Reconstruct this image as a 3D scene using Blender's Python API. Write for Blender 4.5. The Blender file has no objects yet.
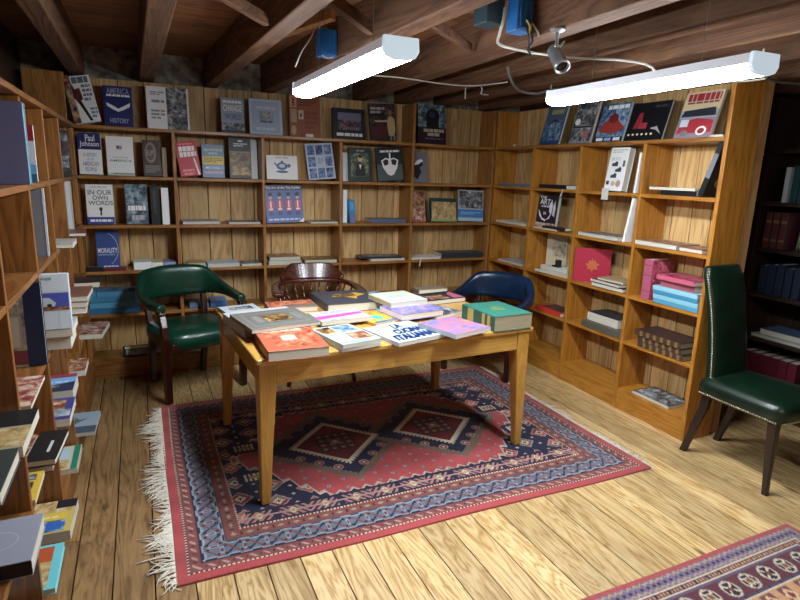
import bpy, bmesh, math, random
import numpy as np
from mathutils import Vector, Matrix, Euler
random.seed(7)
SC = bpy.context.scene
COL = SC.collection
PI = math.pi

# ------------------------------------------------------------------ colours and materials
def lin(c):
    c = c / 255.0
    return c / 12.92 if c <= 0.04045 else ((c + 0.055) / 1.055) ** 2.4
def hexc(h, k=1.0):
    h = h.lstrip('#')
    return tuple(min(1, lin(int(h[i:i + 2], 16)) * k) for i in (0, 2, 4)) + (1.0,)
MATS = {}
def base_mat(name):
    m = bpy.data.materials.new(name); m.use_nodes = True
    nt = m.node_tree; nt.nodes.clear()
    out = nt.nodes.new('ShaderNodeOutputMaterial')
    b = nt.nodes.new('ShaderNodeBsdfPrincipled')
    nt.links.new(b.outputs[0], out.inputs[0])
    return m, nt, b
def plain(h, rough=0.5, metal=0.0, spec=0.5, coat=0.0, k=1.0):
    key = (h, rough, metal, spec, coat, k)
    if key not in MATS:
        m, nt, b = base_mat('paint_' + h.strip('#'))
        b.inputs['Base Color'].default_value = tuple(min(.86, v * k) for v in hexc(h)[:3]) + (1,)
        b.inputs['Roughness'].default_value = rough
        b.inputs['Metallic'].default_value = metal
        b.inputs['Specular IOR Level'].default_value = spec
        b.inputs['Coat Weight'].default_value = coat
        MATS[key] = m
    return MATS[key]
def N(nt, t, **kw):
    n = nt.nodes.new(t)
    for k, v in kw.items():
        if k in n.inputs.keys(): n.inputs[k].default_value = v
        else: setattr(n, k, v)
    return n
def ramp(nt, stops, interp='LINEAR'):
    r = nt.nodes.new('ShaderNodeValToRGB'); cr = r.color_ramp; cr.interpolation = interp
    while len(cr.elements) < len(stops): cr.elements.new(0.5)
    for e, (p, c) in zip(cr.elements, stops):
        e.position = p; e.color = hexc(c) if isinstance(c, str) else c
    return r
def emis(name, col, s):
    m = bpy.data.materials.new(name); m.use_nodes = True
    nt = m.node_tree; nt.nodes.clear()
    o = nt.nodes.new('ShaderNodeOutputMaterial'); e = nt.nodes.new('ShaderNodeEmission')
    e.inputs[0].default_value = col; e.inputs[1].default_value = s
    nt.links.new(e.outputs[0], o.inputs[0]); return m

def wood(name, dark, mid, light, axis, rough=0.45, grain=1.0, knots=0.6, island=0.35, coat=0.0, bump=0.15, stain=0.0, kscale=0.75, lines=9.0, mixn=0.4):
    """long-grained board: grain runs along axis; every island gets its own offset and tone"""
    m, nt, b = base_mat(name); L = nt.links.new
    tc = N(nt, 'ShaderNodeTexCoord'); geo = N(nt, 'ShaderNodeNewGeometry'); oi = N(nt, 'ShaderNodeObjectInfo')
    add = N(nt, 'ShaderNodeMath', operation='ADD'); L(geo.outputs['Random Per Island'], add.inputs[0]); L(oi.outputs['Random'], add.inputs[1])
    mul = N(nt, 'ShaderNodeMath', operation='MULTIPLY'); L(add.outputs[0], mul.inputs[0]); mul.inputs[1].default_value = 37.0
    comb = N(nt, 'ShaderNodeCombineXYZ')
    for i in range(3): L(mul.outputs[0], comb.inputs[i])
    va = N(nt, 'ShaderNodeVectorMath', operation='ADD'); L(tc.outputs['Object'], va.inputs[0]); L(comb.outputs[0], va.inputs[1])
    mp = N(nt, 'ShaderNodeMapping'); L(va.outputs[0], mp.inputs[0])
    s = {'X': (0.9, 9, 9), 'Y': (9, 0.9, 9), 'Z': (9, 9, 0.9)}[axis]
    mp.inputs['Scale'].default_value = tuple(x * grain for x in s)
    n1 = N(nt, 'ShaderNodeTexNoise', Scale=1.0, Detail=5.0, Roughness=0.55, Distortion=0.6); L(mp.outputs[0], n1.inputs['Vector'])
    # ring lines from the noise field
    m2 = N(nt, 'ShaderNodeMath', operation='MULTIPLY'); L(n1.outputs['Fac'], m2.inputs[0]); m2.inputs[1].default_value = lines
    fr = N(nt, 'ShaderNodeMath', operation='PINGPONG'); L(m2.outputs[0], fr.inputs[0]); fr.inputs[1].default_value = 0.5
    rg = N(nt, 'ShaderNodeMapRange'); L(fr.outputs[0], rg.inputs['Value']); rg.inputs['From Max'].default_value = 0.5
    mp2 = N(nt, 'ShaderNodeMapping'); L(va.outputs[0], mp2.inputs[0])
    mp2.inputs['Scale'].default_value = tuple(x * grain * 9 for x in s)
    n2 = N(nt, 'ShaderNodeTexNoise', Scale=1.0, Detail=3.0, Roughness=0.6); L(mp2.outputs[0], n2.inputs['Vector'])
    mx = N(nt, 'ShaderNodeMix', data_type='FLOAT'); mx.inputs['Factor'].default_value = mixn
    L(rg.outputs[0], mx.inputs['A']); L(n2.outputs['Fac'], mx.inputs['B'])
    cr = ramp(nt, [(0.08, dark), (0.42, mid), (0.9, light)]); L(mx.outputs['Result'], cr.inputs[0])
    # knots
    mp3 = N(nt, 'ShaderNodeMapping'); L(va.outputs[0], mp3.inputs[0])
    mp3.inputs['Scale'].default_value = {'X': (2.0, 6, 6), 'Y': (6, 2.0, 6), 'Z': (6, 6, 2.0)}[axis]
    vo = N(nt, 'ShaderNodeTexVoronoi', Scale=kscale, Randomness=1.0); L(mp3.outputs[0], vo.inputs['Vector'])
    kr = ramp(nt, [(0.0, '#ffffff'), (0.07, '#d0d0d0'), (0.13, '#000000')]); L(vo.outputs['Distance'], kr.inputs[0])
    km = N(nt, 'ShaderNodeMath', operation='MULTIPLY'); L(kr.outputs[0], km.inputs[0]); km.inputs[1].default_value = knots
    mk = N(nt, 'ShaderNodeMix', data_type='RGBA'); L(km.outputs[0], mk.inputs['Factor']); L(cr.outputs[0], mk.inputs['A'])
    d = hexc(dark); mk.inputs['B'].default_value = (d[0] * 0.35, d[1] * 0.3, d[2] * 0.3, 1)
    # tone of each board
    hs = N(nt, 'ShaderNodeHueSaturation'); L(mk.outputs['Result'], hs.inputs['Color'])
    tr = N(nt, 'ShaderNodeMapRange'); L(geo.outputs['Random Per Island'], tr.inputs['Value'])
    tr.inputs['To Min'].default_value = 1 - island; tr.inputs['To Max'].default_value = 1 + island * 0.55
    L(tr.outputs[0], hs.inputs['Value'])
    last = hs.outputs[0]
    if stain:
        sn = N(nt, 'ShaderNodeTexNoise', Scale=2.3, Detail=4.0, Roughness=0.6); L(tc.outputs['Object'], sn.inputs['Vector'])
        sr = ramp(nt, [(0.42, (1, 1, 1, 1)), (0.72, (1 - stain, 1 - stain, 1 - stain, 1))]); L(sn.outputs['Fac'], sr.inputs[0])
        ms = N(nt, 'ShaderNodeMix', data_type='RGBA', blend_type='MULTIPLY'); ms.inputs['Factor'].default_value = 1
        L(last, ms.inputs['A']); L(sr.outputs[0], ms.inputs['B']); last = ms.outputs['Result']
    L(last, b.inputs['Base Color'])
    b.inputs['Roughness'].default_value = rough; b.inputs['Coat Weight'].default_value = coat; b.inputs['Coat Roughness'].default_value = 0.25
    bp = N(nt, 'ShaderNodeBump', Strength=bump, Distance=0.004); L(mx.outputs['Result'], bp.inputs['Height']); L(bp.outputs[0], b.inputs['Normal'])
    return m

W = {}
for ax in 'XYZ':
    W['shelf' + ax] = wood('shelf_pine_' + ax.lower(), '#7a481d', '#9d6830', '#b07d40', ax, 0.42, 1.0, 0.5, 0.18, 0.15)
    W['pine' + ax] = wood('golden_pine_' + ax.lower(), '#8f571a', '#ad7227', '#bd8334', ax, 0.40, 0.9, 0.7, 0.15, 0.2)
    W['dim' + ax] = wood('shade_dark_pine_' + ax.lower(), '#22140b', '#342013', '#40291a', ax, 0.5, 1.0, 0.5, 0.2)  # shade of the unlit passage is put into this wood's colour
    W['beam' + ax] = wood('joist_timber_' + ax.lower(), '#43291a', '#66442c', '#7a573c', ax, 0.75, 0.8, 0.6, 0.1, 0, 0.3, 0.3)
W['back'] = wood('tongue_and_groove', '#a67c48', '#c8a068', '#d8b680', 'Z', 0.55, 0.7, 0.6, 0.30, 0, 0.12)
W['raw'] = wood('unfinished_pine', '#9a7040', '#b98c58', '#c79e6c', 'Z', 0.6, 1.0, 0.7, 0.1)
W['floor'] = wood('heart_pine_floor', '#9c7443', '#c9a670', '#dcc08e', 'Y', 0.42, 0.8, 1.0, 0.24, 0.12, 0.12, 0.25, 1.15, 16.0, 0.3)
W['floor_dimmed'] = wood('dimmed_brown_heart_pine_floor', '#5c4026', '#927047', '#ab885c', 'Y', 0.45, 1.0, 1.0, 0.24, 0.08, 0.12, 0.35, 1.15, 10.0, 0.5)  # left boards: browner wood, with weaker lamplight darkened into the colour
for ax in 'YZ': W['left' + ax] = wood('brown_pine_' + ax.lower(), '#613a19', '#855528', '#986634', ax, 0.42, 0.9, 0.8, 0.15, 0.2)
W['ceil'] = wood('ceiling_boards', '#5a3820', '#855836', '#9c6a3e', 'X', 0.7, 0.8, 0.6, 0.3)
W['table'] = wood('oak_table', '#b58438', '#c49446', '#cea054', 'X', 0.32, 1.6, 0.1, 0.06, 0.3, 0.05)
W['tableleg'] = wood('oak_leg', '#ac7a30', '#bb8a3c', '#c6974a', 'Z', 0.32, 1.6, 0.1, 0.06, 0.3, 0.05)
W['mahog'] = wood('mahogany', '#1a0706', '#2e0f0b', '#3d1710', 'Z', 0.25, 1.6, 0.0, 0.1, 0.4, 0.05)
W['walnut'] = wood('walnut_chair', '#2c100a', '#4c2014', '#5f2c1c', 'X', 0.22, 1.4, 0.0, 0.1, 0.5, 0.05)
W['ebony'] = wood('ebonised_leg', '#120b08', '#22160f', '#2c1e15', 'Z', 0.35, 1.4, 0.0, 0.1, 0.2, 0.05)

def leather(name, c, rough=0.3):
    m, nt, b = base_mat(name); L = nt.links.new
    tc = N(nt, 'ShaderNodeTexCoord'); v = N(nt, 'ShaderNodeTexNoise', Scale=9.0, Detail=3.0); L(tc.outputs['Object'], v.inputs['Vector'])
    a = hexc(c); r = ramp(nt, [(0.3, tuple(x * 0.72 for x in a[:3]) + (1,)), (0.75, tuple(min(1, x * 1.3) for x in a[:3]) + (1,))]); L(v.outputs['Fac'], r.inputs[0]); L(r.outputs[0], b.inputs['Base Color'])
    f = N(nt, 'ShaderNodeTexVoronoi', Scale=420.0); L(tc.outputs['Object'], f.inputs['Vector'])
    bp = N(nt, 'ShaderNodeBump', Strength=0.12, Distance=0.001); L(f.outputs['Distance'], bp.inputs['Height']); L(bp.outputs[0], b.inputs['Normal'])
    b.inputs['Roughness'].default_value = rough; b.inputs['Coat Weight'].default_value = 0.25; b.inputs['Coat Roughness'].default_value = 0.2
    return m
GREEN = leather('green_leather', '#0a3627'); NAVY = leather('navy_leather', '#122a47', 0.28); OLIVE = leather('dark_green_leather', '#0a2014', 0.34)

def paper(name='page_edges', c1='#b9b3a2', c2='#d2cdbf'):
    m, nt, b = base_mat(name); L = nt.links.new
    tc = N(nt, 'ShaderNodeTexCoord'); mp = N(nt, 'ShaderNodeMapping'); mp.inputs['Scale'].default_value = (3, 3, 900); L(tc.outputs['Object'], mp.inputs[0])
    n = N(nt, 'ShaderNodeTexNoise', Scale=1.0, Detail=1.0); L(mp.outputs[0], n.inputs['Vector'])
    r = ramp(nt, [(0.35, c1), (0.65, c2)]); L(n.outputs['Fac'], r.inputs[0]); L(r.outputs[0], b.inputs['Base Color'])
    b.inputs['Roughness'].default_value = 0.85; return m
PAGES = paper(); PAGES_OLD = paper('aged_page_edges', '#7d7258', '#a0967a'); PAGES_TEAL = paper('turquoise_page_edges', '#3f9c98', '#63bcb4')

PAL = {
 'bw': ['#141518', '#4a4c50', '#8c8f94', '#c4c7cb'], 'warm': ['#2c1a14', '#7d4a34', '#b08a6c', '#cfc0ac'],
 'cool': ['#1c2a3c', '#45648a', '#7f9cb8', '#b8c8d4'], 'pale': ['#59616c', '#8d96a0', '#a5aeb8', '#b9c2ca'],
 'dusk': ['#17131c', '#3c3038', '#6d5a64', '#8d7a86'], 'dark': ['#120f12', '#2c2024', '#4a3a3e', '#6d5f62'],
 'steam': ['#10151c', '#3f5260', '#7d94a0', '#b4c2c8'], 'gold': ['#1c1610', '#5a4426', '#a07a3c', '#c9a668'],
 'blue': ['#1c2740', '#3c5488', '#6d86b4', '#a9b9d4'], 'green': ['#1c2620', '#3f5240', '#74805c', '#9c9c80'],
 'mag': ['#3a2430', '#9c4a44', '#b9a48c', '#d4d0c8'], 'sand': ['#6d5a3c', '#a88c5c', '#c4a878', '#d2c4a0'],
 'ink': ['#4c463a', '#a89c82', '#c8bea4', '#cfc6ae'], 'rose': ['#6d1c30', '#a43a52', '#c0647a', '#d0a0aa'],
 'rust': ['#6a2a1c', '#a4492f', '#c07050', '#c9a088'], 'yell': ['#c05c28', '#d09a34', '#dcb83c', '#c9803a'],
 'lilac': ['#5450a8', '#7370b8', '#9c86b8', '#b79cb8'], 'pastel': ['#3f66a8', '#8478a8', '#b0667a', '#a08f68'],
 'room': ['#3c3430', '#6d6258', '#8d8478', '#9c9488'], 'leaf': ['#22281c', '#4c5640', '#7d8468', '#a4a48c'],
}
def photo(p):
    key = ('photo', p)
    if key not in MATS:
        m, nt, b = base_mat('printed_picture_' + p); L = nt.links.new
        tc = N(nt, 'ShaderNodeTexCoord'); oi = N(nt, 'ShaderNodeObjectInfo')
        mul = N(nt, 'ShaderNodeMath', operation='MULTIPLY'); L(oi.outputs['Random'], mul.inputs[0]); mul.inputs[1].default_value = 91.0
        n = N(nt, 'ShaderNodeTexNoise', noise_dimensions='4D', Scale=26.0, Detail=4.0, Roughness=0.65, Distortion=0.6)
        L(tc.outputs['Object'], n.inputs['Vector']); L(mul.outputs[0], n.inputs['W'])
        c = PAL[p]; r = ramp(nt, [(0.34, c[0]), (0.46, c[1]), (0.56, c[2]), (0.68, c[3])]); L(n.outputs['Fac'], r.inputs[0])
        L(r.outputs[0], b.inputs['Base Color']); b.inputs['Roughness'].default_value = 0.4
        MATS[key] = m
    return MATS[key]

# ------------------------------------------------------------------ mesh helpers
class MB:
    def __init__(self): self.v = []; self.f = []; self.m = []; self.mats = []
    def mi(self, mat):
        if mat not in self.mats: self.mats.append(mat)
        return self.mats.index(mat)
    def add(self, vs, fs, mat):
        o = len(self.v); k = self.mi(mat); self.v += [tuple(p) for p in vs]
        for f in fs: self.f.append([i + o for i in f]); self.m.append(k)
    def box(self, a, b, mat):
        (x0, y0, z0), (x1, y1, z1) = a, b
        self.hexa([(x0, y0, z0), (x1, y0, z0), (x1, y1, z0), (x0, y1, z0), (x0, y0, z1), (x1, y0, z1), (x1, y1, z1), (x0, y1, z1)], mat)
    def hexa(self, p, mat):
        self.add(p, [(0, 3, 2, 1), (4, 5, 6, 7), (0, 1, 5, 4), (1, 2, 6, 5), (2, 3, 7, 6), (3, 0, 4, 7)], mat)
    def loft(self, rings, mat, cap=True, closed=True):
        n = len(rings[0]); vs = [p for r in rings for p in r]; fs = []
        for i in range(len(rings) - 1):
            for j in range(n if closed else n - 1):
                a = i * n + j; b = i * n + (j + 1) % n
                fs.append((a, b, b + n, a + n))
        if cap: fs.append(tuple(reversed(range(n)))); fs.append(tuple((len(rings) - 1) * n + j for j in range(n)))
        self.add(vs, fs, mat)
    def tube(self, path, r, mat, n=8, cap=True):
        P = [Vector(p) for p in path]; rs = r if isinstance(r, (list, tuple)) else [r] * len(P)
        rings = []; ref = None
        for i, p in enumerate(P):
            d = (P[min(i + 1, len(P) - 1)] - P[max(i - 1, 0)]).normalized()
            if ref is None: ref = Vector((0, 0, 1)) if abs(d.z) < 0.9 else Vector((1, 0, 0))
            u = d.cross(ref).normalized(); w = u.cross(d).normalized(); ref = w
            rings.append([p + (u * math.cos(2 * PI * k / n) + w * math.sin(2 * PI * k / n)) * rs[i] for k in range(n)])
        self.loft(rings, mat, cap)
    def lathe(self, prof, base, mat, n=14, tilt=None):
        """prof: (radius, height) pairs along +z from base"""
        rings = []
        for r, z in prof: rings.append([Vector((r * math.cos(2 * PI * k / n), r * math.sin(2 * PI * k / n), z)) for k in range(n)])
        if tilt is not None: rings = [[tilt @ p for p in r] for r in rings]
        rings = [[p + Vector(base) for p in r] for r in rings]
        self.loft(rings, mat)
    def prism(self, poly, z0, z1, mat):
        n = len(poly)
        self.add([(x, y, z0) for x, y in poly] + [(x, y, z1) for x, y in poly],
                 [tuple(reversed(range(n))), tuple(range(n, 2 * n))] + [(i, (i + 1) % n, (i + 1) % n + n, i + n) for i in range(n)], mat)
    def build(self, name, parent=None, loc=(0, 0, 0), rot=(0, 0, 0), smooth=False, bevel=0.0, seg=2, sub=0, kind=None):
        me = bpy.data.meshes.new(name)
        me.from_pydata([tuple(p) for p in self.v], [], self.f)
        for m in self.mats: me.materials.append(m)
        me.polygons.foreach_set('material_index', self.m)
        me.polygons.foreach_set('use_smooth', [bool(smooth)] * len(self.f))
        me.update()
        o = bpy.data.objects.new(name, me); COL.objects.link(o)
        o.location = loc; o.rotation_euler = rot
        if parent is not None: o.parent = parent
        if bevel:
            b = o.modifiers.new('soft_edges', 'BEVEL'); b.width = bevel; b.segments = seg; b.limit_method = 'ANGLE'; b.angle_limit = 0.6; b.harden_normals = False
        if sub:
            s = o.modifiers.new('smooth', 'SUBSURF'); s.levels = sub; s.render_levels = sub
        if kind: o['kind'] = kind
        return o
def tag(o, label, cat, group=None):
    o['label'] = label; o['category'] = cat
    if group: o['group'] = group
    return o
def empty(name, loc, rz=0.0):
    e = bpy.data.objects.new(name, None); COL.objects.link(e); e.location = loc; e.rotation_euler = (0, 0, rz); e.empty_display_size = 0.1; return e
def catmull(pts, n):
    P = [Vector(p) for p in pts]; out = []
    for i in range(len(P) - 1):
        p0, p1, p2, p3 = P[max(i - 1, 0)], P[i], P[i + 1], P[min(i + 2, len(P) - 1)]
        for k in range(n):
            t = k / n
            out.append(0.5 * ((2 * p1) + (p2 - p0) * t + (2 * p0 - 5 * p1 + 4 * p2 - p3) * t * t + (3 * p1 - p0 - 3 * p2 + p3) * t ** 3))
    out.append(P[-1]); return out

# ------------------------------------------------------------------ camera
cam = bpy.data.objects.new('camera', bpy.data.cameras.new('camera')); COL.objects.link(cam); SC.camera = cam
yaw, pitch, roll = 0.4306, 0.2211, 0.0319
fwd = Vector((math.sin(yaw) * math.cos(pitch), math.cos(yaw) * math.cos(pitch), -math.sin(pitch)))
rgt = Vector((math.cos(yaw), -math.sin(yaw), 0)); up = rgt.cross(fwd)
r2 = rgt * math.cos(roll) + up * math.sin(roll); u2 = up * math.cos(roll) - rgt * math.sin(roll)
M = Matrix((r2, u2, -fwd)).transposed().to_4x4(); M.translation = Vector((0, 0, 1.5)); cam.matrix_world = M
cam.data.sensor_width = 36; cam.data.lens = 566.19 / 800 * 36; cam.data.clip_start = 0.02

# ------------------------------------------------------------------ room shell
X0, X1, Y0, Y1, ZC = -0.66, 4.10, -1.60, 4.64, 2.27
fl = MB(); edges = [-0.66]
seeds = [-.575, -.44, -.309, -.178, -.037, .10, .235, .36, .49, .62, .75, .88, 1.01, 1.14, 1.275, 1.41, 1.547, 1.687, 1.858, 1.99, 2.12, 2.26, 2.39, 2.52, 2.66, 2.79, 2.93, 3.06, 3.2, 3.33, 3.46, 3.6, 3.73, 3.87, 4.0, 4.10]
for k, x in enumerate(seeds):
    a = edges[-1]; cuts = [Y0] + sorted(random.uniform(Y0 + 0.3, Y1 - 0.3) for _ in range(1)) + [Y1]
    for c0, c1 in zip(cuts, cuts[1:]):
        fl.box((a + 0.0026, c0 + 0.0012, -0.03), (x - 0.0026, c1 - 0.0008, 0), W['floor' if x > .12 else 'floor_dimmed'])
    edges.append(x)
fl.box((X0, Y0, -0.06), (X1, Y1, -0.025), plain('#120c07', 0.9))
fl.build('floor', kind='structure')
cb = MB(); y = Y0
while y < Y1:
    w = random.choice((.14, .16, .18)); cb.box((X0, y + .002, ZC), (X1, min(y + w, Y1) - .002, ZC + .02), W['ceil']); y += w
cb.box((X0, Y0, ZC + .021), (X1, Y1, ZC + .05), plain('#0e0a07', 0.9))
cb.build('ceiling', kind='structure')
def stone():
    m, nt, b = base_mat('mortared_stone'); L = nt.links.new
    tc = N(nt, 'ShaderNodeTexCoord'); v = N(nt, 'ShaderNodeTexVoronoi', Scale=7.0); L(tc.outputs['Object'], v.inputs['Vector'])
    n = N(nt, 'ShaderNodeTexNoise', Scale=14.0, Detail=6.0); L(tc.outputs['Object'], n.inputs['Vector'])
    r = ramp(nt, [(0.3, '#4a443c'), (0.55, '#8a8274'), (0.75, '#b4ad9e')]); L(n.outputs['Fac'], r.inputs[0]); L(r.outputs[0], b.inputs['Base Color'])
    bp = N(nt, 'ShaderNodeBump', Strength=0.8, Distance=0.03); L(v.outputs['Distance'], bp.inputs['Height']); L(bp.outputs[0], b.inputs['Normal']); b.inputs['Roughness'].default_value = 0.9
    return m
STONE = stone()
def wall(name, a, b, m):
    w = MB(); w.box(a, b, m); return w.build(name, kind='structure')
wall('wall_back', (X0 - .1, Y1, -.06), (X1 + .1, Y1 + .12, ZC + .05), STONE)
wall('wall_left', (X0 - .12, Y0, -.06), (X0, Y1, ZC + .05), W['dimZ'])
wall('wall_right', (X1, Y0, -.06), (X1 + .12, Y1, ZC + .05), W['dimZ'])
wall('wall_front', (X0 - .1, Y0 - .12, -.06), (X1 + .1, Y0, ZC + .05), W['shelfZ'])

# joists, each a timber of its own: x at the far end, x at y=1.8
BE = 2.07
for k, (xf, xn, w, lab) in enumerate([(-.335, -.33, .085, 'rough ceiling joist nearest the left wall, over the left bookcase'),
        (.095, .12, .10, 'rough ceiling joist second from the left wall'),
        (.53, .615, .09, 'rough ceiling joist with a pale patch, third from the left wall'),
        (.95, 1.08, .10, 'rough ceiling joist running just right of the left lamp'),
        (1.69, 1.59, .11, 'rough ceiling joist that carries the blue box and the small spotlight camera'),
        (2.06, 1.985, .10, 'rough ceiling joist above the left side of the right lamp'),
        (2.44, 2.40, .11, 'rough ceiling joist just beyond the right lamp'),
        (2.90, 2.86, .11, 'rough ceiling joist over the right bookcase'),
        (3.36, 3.34, .11, 'rough ceiling joist over the passage behind the right bookcase'),
        (3.82, 3.82, .11, 'rough ceiling joist nearest the dim far bookcase')]):
    def xx(y): return xn + (xf - xn) * (y - 1.8) / 2.75
    b = MB(); ya, yb = Y0 + .001, Y1 - .001
    b.hexa([(xx(ya) - w / 2, ya, BE), (xx(ya) + w / 2, ya, BE), (xx(yb) + w / 2, yb, BE), (xx(yb) - w / 2, yb, BE),
            (xx(ya) - w / 2, ya, ZC - .001), (xx(ya) + w / 2, ya, ZC - .001), (xx(yb) + w / 2, yb, ZC - .001), (xx(yb) - w / 2, yb, ZC - .001)], W['beamY'])
    tag(b.build('ceiling_joist', bevel=.006), lab, 'beam', 'ceiling joists')
def brace(p0, p1, w, h, lab, m):
    b = MB(); d = (Vector(p1) - Vector(p0)); s = Vector((-d.y, d.x, 0)).normalized() * w / 2; u = Vector((0, 0, h / 2))
    P0, P1 = Vector(p0), Vector(p1)
    b.hexa([P0 - s - u, P1 - s - u, P1 + s - u, P0 + s - u, P0 - s + u, P1 - s + u, P1 + s + u, P0 + s + u], m)
    tag(b.build('joist_brace', bevel=.003), lab, 'brace', 'wooden braces between the joists')
brace((.185, 2.42, 2.20), (.525, 2.56, 2.10), .035, .045, 'dark wooden brace between the second and third joists', W['beamX'])
brace((.67, 2.36, 2.20), (.965, 2.50, 2.11), .04, .05, 'dark wooden brace behind the left lamp, between the third and fourth joists', W['beamX'])
brace((1.125, 2.46, 2.21), (1.53, 2.60, 2.11), .035, .04, 'thin wooden brace right of the left lamp', W['beamX'])
brace((.665, 2.90, 2.14), (.86, 2.70, 2.20), .05, .05, 'pale wooden brace beyond the third joist, above the left lamp', W['raw'])
brace((.19, 2.26, 2.16), (.53, 2.14, 2.22), .05, .05, 'wooden brace with a pale end near the second joist', W['beamX'])

# ------------------------------------------------------------------ bookcases
SZ = {1: 1.740, 2: 1.419, 3: 1.106, 4: .774, 5: .4695, 6: .1425}
def planks(mb, axis, a, b, c0, c1, z0, z1, mat):
    """vertical boards from a to b along axis x or y; c0..c1 is the thickness"""
    t = a
    while t < b - .01:
        w = random.uniform(.12, .21); e = min(t + w, b)
        if b - e < .06: e = b
        lo, hi = t + .0028, e - .0028
        if axis == 'x': mb.box((lo, c0, z0), (hi, c1, z1), mat)
        else: mb.box((c0, lo, z0), (c1, hi, z1), mat)
        t = e
def add(root, name, a, b, mat, bevel=.0025):
    m = MB(); m.box(a, b, mat); return m.build(name, root, bevel=bevel)

# back bookcase: local = world
bb = tag(empty('bookcase', (0, 0, 0)), 'long pine bookcase across the back of the room, behind the green armchair', 'bookcase')
YB, YK = 4.321, 4.556
TH = .022
ub = [(-.40, -.368), (.222, .244), (.832, .854), (1.434, 1.456), (2.054, 2.078), (2.83, 2.852)]
for i, (a, b) in enumerate(ub):
    full = i in (4, 5)
    add(bb, 'upright', (a, YB, .0), (b, YK - .001, 2.045 if full else SZ[1] - TH), W['shelfZ'])
for a, b in ((-.40, 2.054), (2.078, 2.83)):
    add(bb, 'shelf', (a + .0004, YB - .004, SZ[1] - TH + .0002), (b - .0004, YK - .001, SZ[1]), W['shelfX'])
for i in range(5):
    for r in (2, 3, 4, 5, 6):
        z = 1.090 if r == 3 else SZ[r]
        add(bb, 'shelf', (ub[i][1] + .0005, YB + .001, z - TH), (ub[i + 1][0] - .0005, YK - .001, z), W['shelfX'])
add(bb, 'plinth', (-.40 + .033, YB + .004, 0.0), (2.829, YB + .022, SZ[6] - TH - .0005), W['shelfX'])
p = MB(); planks(p, 'x', -.62, 2.852, YK, YK + .018, .0, 2.06, W['back']); p.build('back_panel', bb, bevel=.0015)

# right bookcase
rb = tag(empty('bookcase', (0, 0, 0)), 'tall honey pine bookcase along the right side, its end panel behind the tall green chair', 'bookcase')
XR, XK = 2.832, 3.072
ur = [2.129, 2.665, 3.224, 3.761]
RT = .024
add(rb, 'end_panel', (XR, ur[0] - RT, 0), (3.064, ur[0], 2.062), W['pineZ'], .003)
for y in ur[1:]: add(rb, 'upright', (XR + .001, y - RT, 0), (XK - .001, y, SZ[1] - TH), W['pineZ'])
add(rb, 'end_panel', (2.854, 4.296, 0), (XK - .001, 4.320, 2.04), W['pineZ'])
add(rb, 'shelf', (XR - .003, ur[0] + .0005, SZ[1] - TH + .0002), (XK - .001, 4.2955, SZ[1]), W['shelfY'])
yy = [(ur[0], ur[1] - RT), (ur[1], ur[2] - RT), (ur[2], ur[3] - RT), (ur[3], 4.296)]
for a, b in yy:
    for r in (2, 3, 4, 5, 6): add(rb, 'shelf', (XR + .002, a + .0005, SZ[r] - TH), (XK - .001, b - .0005, SZ[r]), W['pineY'])
for a, b in yy: add(rb, 'plinth', (XR + .003, a + .0005, 0), (XR + .021, b - .0005, SZ[6] - TH - .0005), W['pineY'])
p = MB(); planks(p, 'y', 2.13, 4.321, XK, XK + .018, 0, 2.05, W['back']); p.build('back_panel', rb, bevel=.0015)
add(rb, 'edge_post', (3.094, 2.125, 0), (3.165, 2.225, 2.065), W['raw'], .003)

# left bookcase
lb = tag(empty('bookcase', (0, 0, 0)), 'pine bookcase crowded with jutting books along the left edge of the picture', 'bookcase')
XL, XB = -.357, -.615
ul = [.74, 1.296, 1.852, 2.415, 2.945, 3.485]
for y in ul: add(lb, 'upright', (XB + .001, y - .011, 0), (XL, y + .011, SZ[1] - TH), W['leftZ'])
add(lb, 'end_panel', (XB + .001, 4.298, 0), (-.402, 4.314, 1.717), W['shelfZ'])
add(lb, 'filler_board', (XB + .001, 4.298, 1.742), (-.39, 4.318, 2.05), W['shelfZ'])
add(lb, 'shelf', (XB + .001, .70, SZ[1] - TH + .0002), (XL + .003, 4.314, SZ[1]), W['leftY'])
ye = ul + [4.309]
for a, b in zip(ye, ye[1:]):
    for r in (2, 3, 4, 5, 6): add(lb, 'shelf', (XB + .001, a + .0115, SZ[r] - TH), (XL - .001, b - .0115, SZ[r]), W['leftY'])
    add(lb, 'plinth', (XL - .022, a + .0115, 0), (XL - .004, b - .0115, SZ[6] - TH - .0005), W['leftY'])
p = MB(); planks(p, 'y', .70, 4.32, XB - .018, XB, 0, 1.74, W['shelfZ']); p.build('back_panel', lb, bevel=.0015)

# far, dim bookcase
fb = tag(empty('bookcase', (0, 0, 0)), 'dim dark bookcase seen through the passage at the far right', 'bookcase')
XF, XG = 3.72, 3.985
uf = [1.02, 1.74, 2.46, 3.18, 3.90, 4.60]
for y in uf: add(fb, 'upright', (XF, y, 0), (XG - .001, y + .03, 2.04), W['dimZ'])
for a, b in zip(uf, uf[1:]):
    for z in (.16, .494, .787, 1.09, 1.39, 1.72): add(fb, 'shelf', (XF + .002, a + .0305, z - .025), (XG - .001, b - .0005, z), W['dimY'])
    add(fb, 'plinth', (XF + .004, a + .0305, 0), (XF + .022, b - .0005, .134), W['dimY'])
p = MB(); planks(p, 'y', 1.02, 4.63, XG, XG + .018, 0, 2.05, W['dimZ']); p.build('back_panel', fb, bevel=.0015)

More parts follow.
